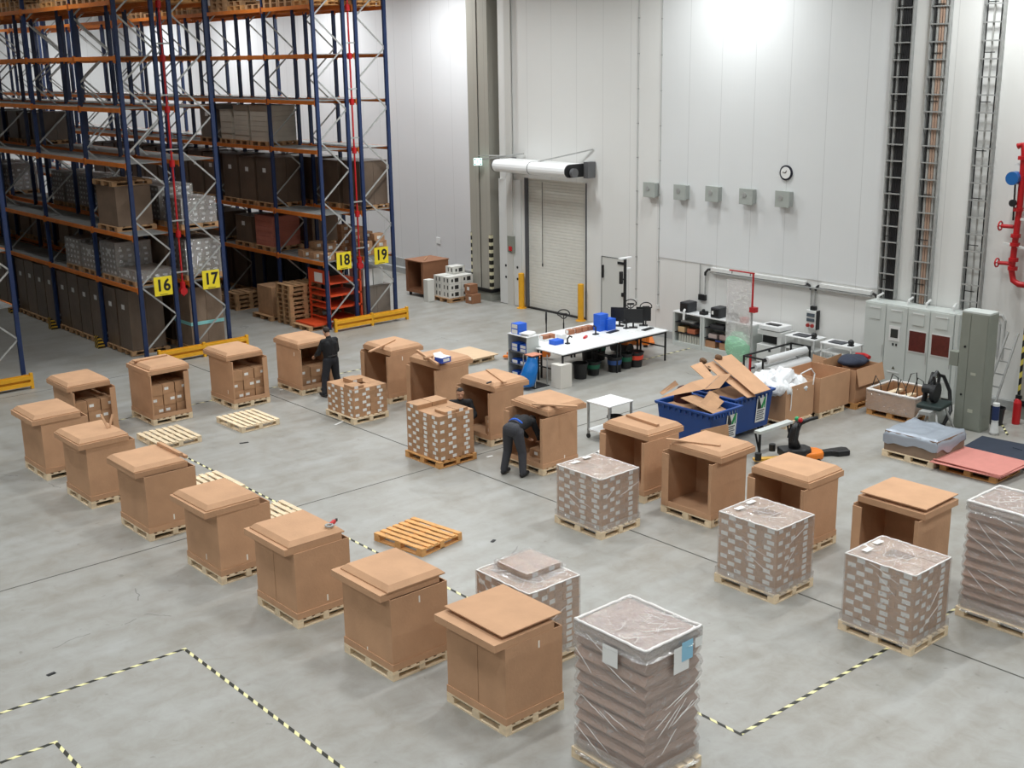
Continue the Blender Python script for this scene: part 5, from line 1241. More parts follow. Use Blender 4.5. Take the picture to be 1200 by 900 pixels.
# two white carts with laptops
def laptopcart(x, y, lab, lab2, h=.92, sh=(.25, .5, .75)):
    t = thing('white_cart', lab, 'cart', (x, y, 0), 0); W, D = .55, .95
    MB().box(0, W, 0, D, h, h+.03).build('cart_top', WHITE, t, bevel=.006)
    for a in (.01, W-.04):
        for b in (.02, D-.05): MB().box(a, a+.03, b, b+.03, .08, h).build('leg', WHITEM, t); MB().cyl((a, b+.015, .04), (a+.03, b+.015, .04), .04, n=12).build('castor', BLACK, t)
    for z in sh: MB().box(.01, W-.01, .02, D-.02, z, z+.025).build('shelf', WHITEM, t)
    l = thing('laptop', lab2, 'laptop', (x+.1, y+.35, h+.031)); MB().box(0, .3, 0, .42, 0, .025).build('base', mat('laptop_dark', '3a3d44', .4), l, bevel=.006)
    o = MB().ball((0, 0, .09), .08).box(-.06, .06, -.06, .06, 0, .03).build('black_webcam', BLACK, loc=(x+.15, y+.12, h+.031)); tag(o, lab2.replace('dark closed laptop', 'round black device beside the dark laptop'), 'device')
laptopcart(26.2, 17.95, 'white cart with shelves against the wall right of the office printer', 'dark closed laptop on the white cart nearest the office printer', .92, (.6,))
laptopcart(25.95, 16.66, 'white cart with four shelves left of the grey switch cabinets', 'dark closed laptop on the white cart nearest the grey cabinets', .98)
o = MB().box(0, .4, 0, .45, 0, .5).box(0.1, .3, .1, .3, .5, .53).build('grey_case', GREYD, loc=(26.35, 16.0+.2, .001) if False else (26.4, 16.72, .001), bevel=.02); bpy.data.objects.remove(o)
o = MB().box(0, .4, 0, .4, 0, .55).build('grey_case', GREY, loc=(26.45, 17.3, .001), bevel=.02); tag(o, 'grey case on the floor between the two white carts', 'case')
# red pole with hanging clear bag
bx, by = G(880, 432, 0).x-.0, G(880, 432, 0).y
p = G(880, 432, 0); 
t = thing('red_bag_stand', 'tall red and grey pole stand holding the clear hanging bag', 'stand', (25.0, onX(880, 400, 25.0).y, 0))
MB().tube([(0, 0, .02), (0, 0, .6)], .035, 10).build('lower_sleeve', RED, t); MB().tube([(0, 0, .6), (0, 0, 1.75)], .024, 10).build('pole', GALV, t); MB().tube([(0, 0, 1.75), (0, 0, 2.75)], .026, 10).build('upper_pole', RED, t)
MB().box(-.06, .1, -.12, .06, 1.72, 1.85).build('clamp', RED, t); MB().box(-.02, .02, -.03, .78, 2.73, 2.76).build('top_arm', RED, t); MB().box(-.2, .2, -.2, .2, 0, .02).build('base_plate', RED, t)
MB().tube([(0, .1, 2.73), (0, .1, 2.66)], .01, 6).tube([(0, .7, 2.73), (0, .7, 2.66)], .01, 6).each('hook', DARKM, t)
ly = t.location.y+.42
t = thing('hanging_clear_bag', 'clear plastic tube bag with green air cushions hanging from the red stand', 'bag', (25.0, ly, 0))
m = MB(); n = 16; vs = []; fs = []
for j in range(15):
    z = .8+j*(2.5-.8)/14
    for i in range(n):
        a = 2*PI*i/n; vs.append((.14*math.cos(a)*(1+.2*noise.noise(Vector((a, z*2, 0)))), .42*math.sin(a)*(1+.05*noise.noise(Vector((a*2, z*3, 5)))), z))
for j in range(14): fs += [(j*n+i, j*n+(i+1) % n, (j+1)*n+(i+1) % n, (j+1)*n+i) for i in range(n)]
m.add(vs, fs).build('clear_tube', film_material('clear_bag_film', haze=.42, gloss=.1, scale=4), t, smooth=True)
GC = film_material('green_cushion_film', haze=.62, gloss=.1, tint='a6e3bd', scale=5)
m = MB(); vs = []; fs = []; k_ = 9
m.ball((0, 0, .72), .42, 18, sc=(.5, 1.0, 1.0)); m.v = [(v[0], v[1], v[2]+(.0 if v[2] < 1.0 else .05*noise.noise(Vector(v)*9))) for v in m.v]; m.build('green_cushions', GC, t, smooth=True)
# roll rack with film rolls
fx0, fx1, fy0, fy1 = 24.6, 26.1, 18.05, 19.3
t = thing('film_roll_rack', 'black steel rack holding white film rolls, right of the red stand', 'roll rack', (0, 0, 0)); t.location = (24.1, 18.0, 0)
Lx, Ly, zt = 2.0, .6, .8
for a in (0, Lx):
    for b in (0, Ly): MB().box(a, a+.04, b, b+.04, 0, zt).build('post', DARKM, t)
for b in (0, Ly): MB().box(.04, Lx, b, b+.04, zt-.04, zt).build('top_rail', DARKM, t)
for a in (0, Lx): MB().box(a, a+.04, .04, Ly, zt-.04, zt).box(a, a+.04, .04, Ly, .1, .14).each('cross_rail', DARKM, t)
for i, (z, y, r, lab) in enumerate(((.44, -.08, .14, 'thick white film roll, lowest in the black roll rack'), (.74, .0, .1, 'white film roll, upper one in the black roll rack'), (.5, .36, .09, 'slim white film roll at the back of the black roll rack'))):
    q = thing('film_roll', lab, 'roll', (24.1, 18.0+y, z)); MB().cyl((.12, 0, 0), (1.78, 0, 0), r, n=24).build('roll', mat('roll_white', 'dfe1e2', .35), q, smooth=False); MB().cyl((-.02, 0, 0), (1.93, 0, 0), .025, n=10).build('axle', BLACK, q)
# ------------------------------------------------------------------ blue waste bins
def bluebin(x0, x1, y0, y1, zt, lab, emblem_face='y', em_u=.6):
    t = thing('blue_bulk_bin', lab, 'waste bin', (x0, y0, 0)); W, D = x1-x0, y1-y0; tp = .09; zb = .14; e = .03
    def ring(z, k): return [(k, k, z), (W-k, k, z), (W-k, D-k, z), (k, D-k, z)]
    m = MB(); vs = ring(zb, tp)+ring(zt-.06, .02)+ring(zt-.06, -.02)+ring(zt, -.03)+ring(zt, .04)+ring(zt-.06, .05)+ring(zb+.04, tp+.03)
    fs = [(3,2,1,0)]
    for r in range(6): fs += [(r*4+i, r*4+(i+1) % 4, r*4+4+(i+1) % 4, r*4+4+i) for i in range(4)]
    fs.append((24, 25, 26, 27)); m.add(vs, fs).build('tub', BLUEP, t, bevel=.012)
    for i in range(9):
        MB().box(.06+i*(W-.16)/9, .1+i*(W-.16)/9, -.028, .0, zt-.13, zt-.06).build('rim_rib', BLUEP, t)
        MB().box(-.028, 0, .06+i*(D-.16)/9, .1+i*(D-.16)/9, zt-.13, zt-.06).build('rim_rib', BLUEP, t)
    for a in (.2, W-.2):
        for b in (.2, D-.2): MB().cyl((a-.03, b, .075), (a+.03, b, .075), .075, n=16).build('castor_wheel', BLACK, t); MB().box(a-.04, a+.04, b-.03, b+.03, .08, .145).build('castor_fork', GALV, t)
    # emblem: white panel, black and green M-shaped blocks, text lines
    w_, h_ = .34, .62; lean = math.atan((tp-.02)/(zt-zb)); R_ = Matrix.Translation((em_u, (tp+.02)/2-.014, (zt+zb)/2+.03)) @ Euler((lean, 0, 0)).to_matrix().to_4x4()
    q = MB().box(-w_/2, w_/2, -.012, -.006, -h_/2, h_/2, 0, R_).build('emblem_panel', PAPER, t)
    P_ = R_ @ Matrix(((1,0,0,0),(0,0,1,-.013),(0,1,0,0),(0,0,0,1)))
    MB().prism([(-.14, .0), (-.14, .28), (-.11, .28), (-.005, .06), (-.005, .0)], -.0008, .0, 0, P_).build('black_emblem', BLACK, q)
    MB().prism([(.0, .0), (.0, .06), (.11, .28), (.14, .28), (.14, .0), (.1, .0), (.1, .1), (.06, .0)], -.0008, 0, 0, P_).build('green_emblem', GREENP, q)
    for k in range(5): MB().box(-.14, .12-.03*(k % 2), -.0145, -.0125, -.06-k*.05, -.035-k*.05, 0, R_).build('text_line', mat('text_grey', '6b6f72', .6) if k else BLACK, q)
    return t
B1 = (18.98, 20.0, 15.45, 17.0); B2 = (20.1, 21.5, 15.72, 16.95)
bluebin(*B1, .95, 'blue wheeled waste bin heaped with flattened cardboard, left of two', em_u=.72); bluebin(*B2, 1.0, 'blue wheeled waste bin with cardboard sheets, right of two', em_u=.98)
def sheet(lab, pts, th=.012, mt=None, name='cardboard_sheet', cat='cardboard sheet'):
    P_ = [Vector(p) for p in pts]; nrm = (P_[1]-P_[0]).cross(P_[2]-P_[0]).normalized()*th
    n = len(P_); m = MB().add(P_+[p+nrm for p in P_], [tuple(range(n-1, -1, -1)), tuple(range(n, 2*n))]+[(i, (i+1) % n, n+(i+1) % n, n+i) for i in range(n)])
    return tag(m.build(name, mt or CARD), lab, cat)
def rect(lab, c, w_, d_, rot, mt=None, th=.012, name='cardboard_sheet', cat='cardboard sheet'):
    M = Matrix.Translation(c) @ Euler(rot).to_matrix().to_4x4(); o = MB().box(-w_/2, w_/2, -d_/2, d_/2, 0, th, 0, M).build(name, mt or CARD); return tag(o, lab, cat)
def atz(px, py, z): return G(px, py, z)
# big sheets: corners read off the photograph at plausible heights
sheet('large tan cardboard sheet leaning up out of the right blue bin, farther one', [atz(836, 421, 1.5), atz(857, 415, 1.55), atz(903, 456, 1.1), atz(884, 462, 1.1)])
sheet('tan cardboard sheet leaning in the right blue bin, nearer one with foam corners', [atz(825, 427, 1.42), atz(836, 423, 1.42), atz(886, 464, 1.02), atz(876, 466, 1.02)])
sheet('small tan cardboard sheet behind the leaning ones', [atz(809, 429, 1.4), atz(822, 424, 1.42), atz(836, 441, 1.3), atz(826, 444, 1.25)])
sheet('big bent cardboard sheet lying over the left blue bin, main panel', [atz(775, 466, 1.05), atz(810, 448, 1.3), atz(844, 439, 1.35), atz(826, 456, 1.2)])
sheet('big bent cardboard sheet lying over the left blue bin, folded panel', [atz(826, 456.5, 1.19), atz(844, 439.5, 1.34), atz(858, 437, 1.33), atz(843, 455, 1.15)])
sheet('upright cardboard flap at the left end of the left blue bin', [atz(773, 460, 1.05), atz(776, 463, 1.0), atz(795, 451, 1.15), atz(791, 446, 1.25)])
rect('cardboard piece standing in the left blue bin, darker', (19.4, 16.0, .98), .8, .8, (.3, .15, .3), CARD2); rect('narrow cardboard piece jutting from the left blue bin to the right', (19.5, 15.85, .95), .75, .25, (.5, -.2, .3), CARD2); rect('second narrow cardboard piece jutting from the left blue bin', (19.55, 16.0, 1.0), .8, .25, (.4, -.22, .35), CARD2); rect('cardboard piece lying deep in the left blue bin', (19.4, 16.4, .84), .7, .8, (.1, .1, .1), CARD2)
rect('cardboard piece lying deep in the right blue bin', (20.8, 16.3, .85), 1.0, .9, (.1, .05, .1), CARD2)
rect('brown board leaning against the front of the left blue bin', (18.95, 15.3, .36), .75, .7, (PI/2-.12, 0, -.15), CARD2, .02, 'cardboard_board', 'board')
for i, (px, py, z, lab) in enumerate(((824, 423, 1.45, 'dark brown foam block at the top left of the leaning sheets'), (842, 419, 1.56, 'dark brown foam block at the upper edge of the far sheet'), (865, 438, 1.3, 'dark brown foam block halfway down the leaning sheet'), (886, 455, 1.1, 'dark brown foam block near the rim of the right bin'), (829, 433, 1.35, 'dark brown foam block under the top left one'))):
    p = atz(px, py, z-.03); o = MB().lathe([(.07, -.05), (.09, -.02), (.09, .03), (.06, .06)], n=8).build('foam_block', mat('foam_brown', '6d5138', .8), loc=p, rz=i); o.rotation_euler = (.4, .3, i); tag(o, lab, 'foam block')
p = Vector((19.55, 16.72, .93)); o = MB().ball((0, 0, .0), .24, 12, sc=(1, .8, 1.3)).build('dark_red_bag', mat('dark_red_cloth', '3e1a1c', .8, bump=.5, bscale=12), loc=p, smooth=True); tag(o, 'dark red bag behind the left blue bin', 'bag')
# ------------------------------------------------------------------ three open brown crates beside the bins
def crate(x0, x1, y0, y1, z0, z1, lab, flaps=()):
    t = thing('cardboard_crate', lab, 'cardboard box', (x0, y0, z0)); W, D, h = x1-x0, y1-y0, z1-z0; k = .014
    m = MB(); m.box(0, W, 0, k, 0, h).box(0, W, D-k, D, 0, h).box(0, k, k, D-k, 0, h).box(W-k, W, k, D-k, 0, h).box(k, W-k, k, D-k, 0, .02); m.build('body', CARD2 if False else CARD, t)
    for c, s, r in flaps: M = Matrix.Translation(c) @ Euler(r).to_matrix().to_4x4(); MB().box(-s[0]/2, s[0]/2, -.007, .007, -s[1], 0, 0, M).build('flap', CARD, t)
    return t
pallet('pale', 21.75, 15.55, 'pallet under the brown crate of white sacks'); crate(21.78, 22.85, 15.6, 16.6, .146, .95, 'open brown crate filled with white sacks, next to the right blue bin')
pallet('pale', 22.98, 15.5, 'pallet under the middle open brown crate'); crate(22.95, 24.15, 15.5, 16.6, .146, .98, 'empty open brown crate in the middle, right of the white sacks')
pallet('orange', 24.22, 15.35, 'pallet under the brown crate with the drooping flap'); crate(24.25, 25.3, 15.4, 16.5, .146, .95, 'open brown crate at the right with a drooping front flap', (((.52, -.02, .84), (1.1, .42), (-.22, 0, 0)), ((.1, 1.1, .95), (.5, .3), (.1, 0, 1.3)), ))
o = rect('dark brown panel standing inside the right crate', (24.6, 16.3, .9), .9, .35, (PI/2-.1, 0, .1), CARD2)
p = Vector((24.95, 15.95, .98)); m = MB(); m.ball((0, 0, 0), .38, 16, sc=(1.2, .9, .35)); m.v = [(v[0], v[1], v[2]+.06*noise.noise(Vector(v)*5)) for v in m.v]
o = m.build('dark_blue_bag', mat('navy_cloth', '2b3244', .8, bump=.6, bscale=9), loc=p, smooth=True); tag(o, 'dark blue cloth bag with a red edge in the right crate', 'bag')
MB().tube([(.38, -.2, .05), (.48, .0, .06), (.4, .2, .05)], .05, 8).build('red_edge', RED, o)
for i, (a, b) in enumerate(((.2, .3), (.7, .35), (.25, .75), (.75, .8), (.5, .5))):
    m = MB(); m.ball((0, 0, 0), .3, 30, sc=(1.1, 1, .6)); m.v = [tuple(Vector(v)*(1+.5*noise.noise(Vector(v)*5+Vector((i, 0, 0)))+.35*abs(noise.noise(Vector(v)*13+Vector((0, i, 0)))))+Vector((0, 0, .15*noise.noise(Vector(v)*8+Vector((i*3, 0, 0)))))) for v in m.v]
    o = m.build('white_sack', mat('white_sack_cloth', 'e4e6e8', .6, bump=.8, bscale=16), loc=(21.8+a, 15.62+b, .84+.12*(i == 4)+.05*(i > 1)), smooth=True); tag(o, 'crumpled white sack in the crate, %s' % ['front left one', 'front right one', 'rear left one', 'rear right one', 'top one in the middle'][i], 'sack', 'white sacks in the crate')
o = MB().tube([(0, 0, 0), (0, -.03, -.05), (0, -.03, -.4), (-.02, -.03, -.55)], .012, 6).tube([(.5, .1, .2), (.75, 0, .3), (.9, 0, .15), (.85, 0, -.1)], .015, 6).build('white_strap', PAPER, loc=(21.95, 15.6, .95)); tag(o, 'white strap hanging over the front of the sack crate', 'strap')
# ------------------------------------------------------------------ electric pallet truck (black and orange) and low steel trolley
t = thing('electric_pallet_truck', 'black and orange electric pallet truck with red and green knobs, in front of the crates', 'pallet truck', (20.0, 14.0, 0), -.55); t.scale = (.86, .86, .86)
ORG = mat('machine_orange', 'e07a1d', .45)
MB().prism([(-.0, -.26), (.4, -.28), (.62, -.2), (.68, 0), (.62, .2), (.4, .28), (-.0, .26)], .1, .3).build('orange_cover', ORG, t, bevel=.05)
MB().prism([(-.42, -.22), (.1, -.28), (.3, -.2), (.36, 0), (.3, .2), (.1, .28), (-.42, .22)], .2, .4).build('black_deck', BLACK, t, bevel=.04)
m = MB(); m.tube([(-.05, 0, .4), (-.1, 0, .6), (-.06, 0, .85), (.02, 0, 1.0)], [.15, .12, .11, .09], 12); m.build('tiller_column', BLACK, t, smooth=True)
MB().tube([(0, 0, .98), (.28, 0, 1.08), (.5, .0, 1.12)], [.06, .05, .04], 10).build('tiller_head', BLACK, t, smooth=True)
MB().tube([(.0, -.16, 1.0), (.02, .16, 1.0)], .035, 8).tube([(-.1, -.14, .95), (-.16, -.16, .6)], .03, 8).tube([(-.1, .14, .95), (-.16, .16, .6)], .03, 8).each('grip', BLACK, t)
MB().ball((-.0, .07, 1.1), .055).build('green_knob', mat('green_knob', '22a36a', .4), t); MB().ball((.03, -.07, 1.1), .06).build('red_knob', RED, t)
for s in (-1, 1): MB().box(-1.0, -.3, s*.2-.08, s*.2+.08, .06, .12).build('fork', mat('truck_orange_pale', 'd9a94a', .5), t)
for s in (-1, 1): MB().cyl((.45, s*.26-.03, .08), (.45, s*.26+.03, .08), .08, n=16).build('wheel', BLACK, t)
MB().cyl((-.5, .3, .25), (-.5, .3, .42), .08).build('black_knob', BLACK, t); MB().cyl((-.95, .05, .13), (-.95, .05, .3), .08).build('black_knob', BLACK, t)
o = MB().prism([(-.55, -.08), (.0, -.1), (.15, -.22), (.6, -.2), (.66, .1), (.5, .2), (.1, .16), (-.55, .06)], 0, .12).build('black_tread_plate', BLACK, loc=(20.95, 13.8, .002), rz=-.5, bevel=.03); o.scale = (.62, .75, 1); tag(o, 'black step plate reaching right of the orange pallet truck', 'step plate')
t = thing('steel_bench', 'low grey steel bench between the right blue bin and the pallet truck', 'bench', (19.75, 14.75, 0), 0)
MB().box(0, 1.15, 0, .16, .5, .56).build('top_beam', GREYL, t)
for a in (0, 1.1): MB().box(a, a+.04, 0, .04, 0, .5).build('leg', DARKM, t); MB().bar((a+.02, .02, .1), (a+.02, .14, .5), .03, .03).build('brace', DARKM, t)
# ------------------------------------------------------------------ wrapped tray pallet with cables, mitre saw
pallet('orange', 24.15, 13.8, 'pallet under the film-wrapped wooden tray', rz=0)
t = thing('wrapped_wooden_tray', 'film-wrapped low wooden tray with black straps, in front of the switch cabinets', 'tray', (24.12, 13.75, .146))
MB().box(0, 1.1, 0, .04, 0, .45).box(0, 1.1, 1.21, 1.25, 0, .45).box(0, .04, .04, 1.21, 0, .45).box(1.06, 1.1, .04, 1.21, 0, .45).each('side_board', CARD2, t); MB().box(.04, 1.06, .04, 1.21, .02, .18).build('filling', CARD2, t)
for i in range(3): MB().box(.1, 1.0, .2+i*.35, .34+i*.35, .2+.04*i, .26+.04*i).build('slat', WOODP, t)
film_shell(1.1, 1.25, .46, 11, amp=.05).build('side_film', FILM, t, smooth=True); rim(1.1, 1.25, .47, 3, .03).build('film_edge', FILME, t, smooth=True)
for i, (a, b) in enumerate(((.1, .9), (.5, .7), (.8, .4), (.2, .3), (.6, .1))): MB().tube([(a, b, .2), (a+.05, b+.1, .6+.12*(i % 3)), (a+.15, b+.3, .75), (a+.2, b+.45, .3)], .012, 6).build('black_strap', BLACK, t)
t = thing('mitre_saw', 'dark mitre saw on a folding stand with a curved black hose', 'saw', (23.8, 13.1, 0), .15); t.scale = (1.25, 1.25, 1.15)
for a, b in ((-.35, -.2), (.35, -.2), (-.35, .25), (.35, .25)): MB().bar((a*.6, b*.6, .5), (a*1.2, b*1.3, 0), .03, .03).build('stand_leg', GALV, t)
MB().box(-.45, .45, -.1, .1, .5, .56).build('stand_rail', GALV, t); MB().box(-.28, .28, -.22, .22, .56, .64).build('saw_base', mat('saw_dark_green', '24312f', .5), t, bevel=.02)
MB().cyl((0, -.04, .84), (0, .04, .84), .19, n=24).build('blade_guard', DARKM, t); MB().tube([(0, .2, .6), (.05, .18, .85), (.0, .05, 1.0)], .045, 10).build('pivot_arm', DARKM, t)
MB().cyl((-.05, .04, .9), (-.05, .2, .9), .09, n=16).build('motor', DARKM, t); MB().tube([(-.05, .0, 1.0), (-.12, .0, 1.18), (0, 0, 1.25), (.14, 0, 1.15), (.1, 0, .95)], .03, 8).build('handle', BLACK, t)
MB().tube([(.1, .15, .95), (.35, .2, 1.1), (.62, .1, 1.0), (.7, 0, .7), (.55, -.1, .35), (.2, -.1, .1)], .035, 10).build('dust_hose', BLACK, t, smooth=True)
# vertical grip / vacuum behind
t = thing('workshop_vacuum', 'small grey workshop vacuum under the mitre saw stand', 'vacuum', (24.45, 13.35, 0)); MB().lathe([(.2, .06), (.22, .3), (.2, .42), (.1, .48)], n=20).build('tank', GREY, t, smooth=False); MB().cyl((-.18, -.22, .07), (-.18, -.18, .07), .07).build('wheel', BLACK, t)
# ------------------------------------------------------------------ foil-covered pallet, pink sheets, dark mats
pallet('pale', 21.7, 11.85, 'pallet under the silver foil-covered block', rz=0)
t = thing('covered_block', 'low cardboard block covered with silver foil, left of the pink sheets', 'covered load', (21.72, 11.82, .146))
MB().box(0, 1.1, 0, 1.2, 0, .42).build('block', CARDD, t)
m = MB(); n = 20; vs = []; fs = []
for j in range(n+1):
    for i in range(n+1):
        u, v = -.12+1.34*i/n, -.12+1.44*j/n; ou = max(0, -u, u-1.1); ov = max(0, -v, v-1.2); d_ = max(ou, ov)
        zz = .46+.03*noise.noise(Vector((u*5, v*5, 1)))-d_*2.3*(1+.5*noise.noise(Vector((u*3, v*3, 4)))); vs.append((min(max(u, -.02), 1.12)+.02*noise.noise(Vector((u*6, v*6, 7))), min(max(v, -.02), 1.22), zz))
for j in range(n):
    for i in range(n): fs.append((j*(n+1)+i, j*(n+1)+i+1, (j+1)*(n+1)+i+1, (j+1)*(n+1)+i))
m.add(vs, fs).build('foil_cover', mat('silver_foil', 'a3abb6', .35, metal=.3, bump=.6, bscale=7), t, smooth=True)
PK = mat('pink_sheet', 'c98379', .7, noise_amt=.04)
pallet('orange', 21.75, 10.55, 'pallet under the pink sheets', rz=0)
for i, (dx, dy, rz) in enumerate(((0, 0, .0), (-.06, .05, .06), (.02, -.04, -.05), (0, 0, .01))):
    o = MB().box(-.6, .6, -.72, .72, 0, .014).build('pink_sheet', PK, loc=(22.28+dx, 11.15+dy, .147+i*.02), rz=rz); tag(o, 'flat pink board sheet on the low pallet, %s' % ['lowest', 'second, jutting to the left', 'third', 'topmost'][i], 'board sheet')
NV = mat('dark_navy_mat', '2b3342', .8, noise_amt=.1)
for i, (x, y, rz) in enumerate(((23.9, 11.6, .1), (24.6, 10.7, -.15), (23.5, 10.5, .05))):
    o = MB().box(-.6, .6, -.6, .6, 0, .012).build('dark_mat', NV, loc=(x, y, .002+.014*i), rz=rz); tag(o, 'dark blue mat on the floor behind the pink sheets, %s' % ['nearest the grey cabinet', 'farthest right', 'nearest the pink sheets'][i], 'mat')
o = MB().box(-.5, .5, -.05, .05, 0, .1).build('wooden_beam', WOODP, loc=(23.3, 12.6, .002), rz=.1); tag(o, 'pale wooden beam lying behind the silver-covered block', 'beam')
# ------------------------------------------------------------------ switch cabinets
cx, z1 = 26.3, 2.2
yb = [16.55, 15.95, 15.35, 14.75, 14.12]
for i in range(4):
    y0_, y1_ = yb[i+1], yb[i]; W = y1_-y0_
    t = thing('switch_cabinet', 'tall light grey switch cabinet, %s' % ['leftmost, with a rotary knob low on its door', 'second from the left, with a small square screen', 'third from the left, with a dark red window', 'fourth from the left, red window beside the olive cabinet'][i], 'cabinet', (cx, y0_, 0))
    MB().box(0, .55, .002, W-.002, .1, z1).build('housing', GREYL, t, bevel=.004); MB().box(.02, .55, .002, W-.002, 0, .1).build('plinth', BLACK, t)
    d_ = MB().box(-.02, -.001, .012, W-.012, .12, z1-.03).build('door', GREYL, t, bevel=.004)
    MB().box(-.035, -.021, W*.25, W*.75, 1.78, 2.08).build('vent_panel', GREYL, d_, bevel=.003); MB().box(-.045, -.036, W*.25, W*.75, 2.06, 2.09).build('vent_hood', WHITEM, d_)
    if i in (1, 3): MB().box(-.03, -.021, W*.22, W*.78, .22, .5).build('lower_vent', GREYL, d_); MB().box(-.04, -.031, W*.22, W*.78, .49, .52).build('vent_hood', WHITEM, d_); MB().prism([(-.045, 0), (.045, 0), (0, .08)], -.001, .001, 0, Matrix(((0,0,1,-.0225),(1,0,0,W*.5),(0,1,0,.58),(0,0,0,1)))).build('warning_triangle', mat('triangle_dark', '4a4a3c', .6), d_)
    if i == 0: MB().cyl((-.02, W*.75, .75), (-.07, W*.75, .75), .05).build('rotary_knob', mat('knob_brown', '7a3b30', .5), d_)
    if i == 1: MB().box(-.03, -.021, W*.3, W*.8, 1.3, 1.68).build('screen_frame', WHITEM, d_); MB().box(-.034, -.0305, W*.38, W*.72, 1.38, 1.6).build('screen', mat('screen_dark', '2a2e2c', .3), d_); MB().box(-.03, -.021, W*.55, W*.62, 1.18, 1.24).box(-.03, -.021, W*.4, W*.47, 1.18, 1.24).each('push_button', BLACK, d_)
    if i >= 2: MB().box(-.03, -.021, W*.1, W*.88, 1.1, 1.66).build('window_frame_plate', WHITEM, d_); MB().box(-.034, -.0305, W*.12, W*.86, 1.13, 1.63).build('red_window', mat('red_brown_window', '5a2722', .35, noise_amt=.2, nscale=9), d_)
    if i in (0, 2, 3): MB().box(-.028, -.021, W*.06, W*.09, .85, 1.15).build('door_handle', GALV, d_)
o = MB().box(0, .5, 0, .1, .0, z1-.0).build('end_filler', GREYL, loc=(cx-.02, 14.0, 0)); tag(o, 'narrow light grey end strip at the right side of the switch cabinets', 'cabinet')
for i, y in enumerate((16.35, 15.5, 15.0, 14.3)):
    o = MB().tube([(0, 0, 0), (0, 0, .1), (.25, .02*i, .15)], .03, 8).build('cable_gland', WHITEM, loc=(cx+.2, y, z1+.001)); tag(o, 'cable gland on top of the switch cabinets, %s from the left' % WORD[i], 'cable gland', 'cable glands on the switch cabinets')
t = thing('tall_cabinet', 'tall olive-grey cabinet standing in front, right of the switch cabinets', 'cabinet', (24.62, 12.42, 0))
MB().box(0, .42, 0, .64, .0, 2.66).build('housing', GREYD, t, bevel=.004); MB().box(.0, .42, .0, .64, 2.661, 2.7).build('roof', GREYL, t)
MB().box(-.012, -.001, .02, .4, .04, 2.64).build('door', GREYD, t); MB().box(-.012, -.001, .42, .63, .04, 2.64).build('side_strip', GREYD, t); MB().box(-.01, .2, .645, .85, 1.42, 1.74).build('bracket_panel', GREYD, t)
MB().cyl((-.012, .5, 1.9), (-.03, .5, 1.9), .025).cyl((-.012, .5, .8), (-.03, .5, .8), .025).each('lock', BLACK, t); MB().box(-.014, -.0125, .2, .32, 1.28, 1.34).box(-.014, -.0125, .2, .32, .42, .5).each('plate_label', mat('plate_pale', 'b3b5a5', .5), t)
# horizontal duct, ladder, extinguisher, bins at the right edge
t = thing('wall_conduit', 'bent grey conduit with a small black box right of the olive cabinet', 'conduit', (26.88, 13.3, 0))
MB().tube([(0, .5, 2.2), (0, -.05, 2.2), (0, -.12, 2.1), (0, -.12, 1.2)], .03, 8).tube([(0, .5, 2.1), (0, .05, 2.1), (0, -.0, 2.0), (0, -.0, 1.2)], .03, 8).each('pipe', CON, t); MB().box(-.12, 0, .08, .28, 1.3, 1.6).build('junction_box', BLACK, t)
t = thing('leaning_ladder', 'grey folding ladder leaning beside the striped pillar', 'ladder', (26.05, 12.55, 0))
for s in (0, .3): MB().bar((-.45+s*.1, .15+s, .02), (.2, -.02+s*.8, 2.0), .05, .03).build('rail', GALV, t)
for k in range(6): a = (k+.7)/7; MB().bar((-.45+.65*a, .16-.17*a, 2.0*a), (-.42+.62*a, .44-.22*a, 2.0*a), .04, .03).build('rung', GALV, t)
t = thing('fire_extinguisher', 'red fire extinguisher standing at the foot of the striped pillar', 'fire extinguisher', (25.85, 12.2, 0))
MB().lathe([(.085, 0), (.09, .03), (.09, .5), (.06, .58), (.03, .6)], n=20).build('cylinder', RED, t, smooth=False); MB().box(-.03, .03, -.08, .05, .6, .68).build('valve_head', BLACK, t); MB().tube([(.0, .05, .64), (.1, .1, .5), (.1, .1, .2)], .015, 6).build('hose', BLACK, t)
p = G(1155, 497, 0)
t = thing('bottle_roll', 'white and dark blue tall container standing right of the olive cabinet', 'container', (24.75, 12.15, 0)); MB().lathe([(.07, 0), (.1, .05), (.07, .3), (.075, .31), (.075, .72)], n=18).build('body', WHITEM, t); MB().lathe([(.078, .34), (.078, .66)], n=18).build('blue_label', mat('label_navy', '22325c', .5), t)
bucket(1167, 497, 'black waste bin on the floor right of the olive cabinet', None, .17, .4)
# ------------------------------------------------------------------ far left: brown box, white cartons, small boxes
t = thing('brown_display_box', 'open brown box on small feet against the left wall, beside the white cartons', 'box', (25.45, 33.95, .13))
W, D, h = 1.15, 1.05, 1.12
MB().box(0, W, 0, .02, 0, h).box(0, W, D-.02, D, 0, h).box(W-.02, W, .02, D-.02, 0, h).box(0, W-.02, .02, D-.02, 0, .1).each('wall_panel', CARDP if False else mat('reddish_board', '946649', .7, noise_amt=.05), t)
MB().box(-.03, W+.02, -.03, D+.02, h+.02, h+.05).build('upper_lid', mat('reddish_board', '946649', .7), t); MB().box(-.01, W, -.01, D+.01, h, h+.018).build('lid_tray', mat('reddish_board', '946649', .7), t)
MB().box(0, .015, .02, .12, .1, h).box(0, .015, D-.12, D-.02, .1, h).each('front_strip', mat('reddish_board', '946649', .7), t)
for a in (.08, W-.16):
    for b in (.06, D-.14): MB().box(a, a+.08, b, b+.08, -.128, 0).build('foot', BLACK, t)
o = MB().bar((25.7, 34.2, 1.31), (26.3, 34.8, 1.31), .05, .02).build('board_strip', CARD2); tag(o, 'thin strip lying on the lid of the brown box by the left wall', 'strip')
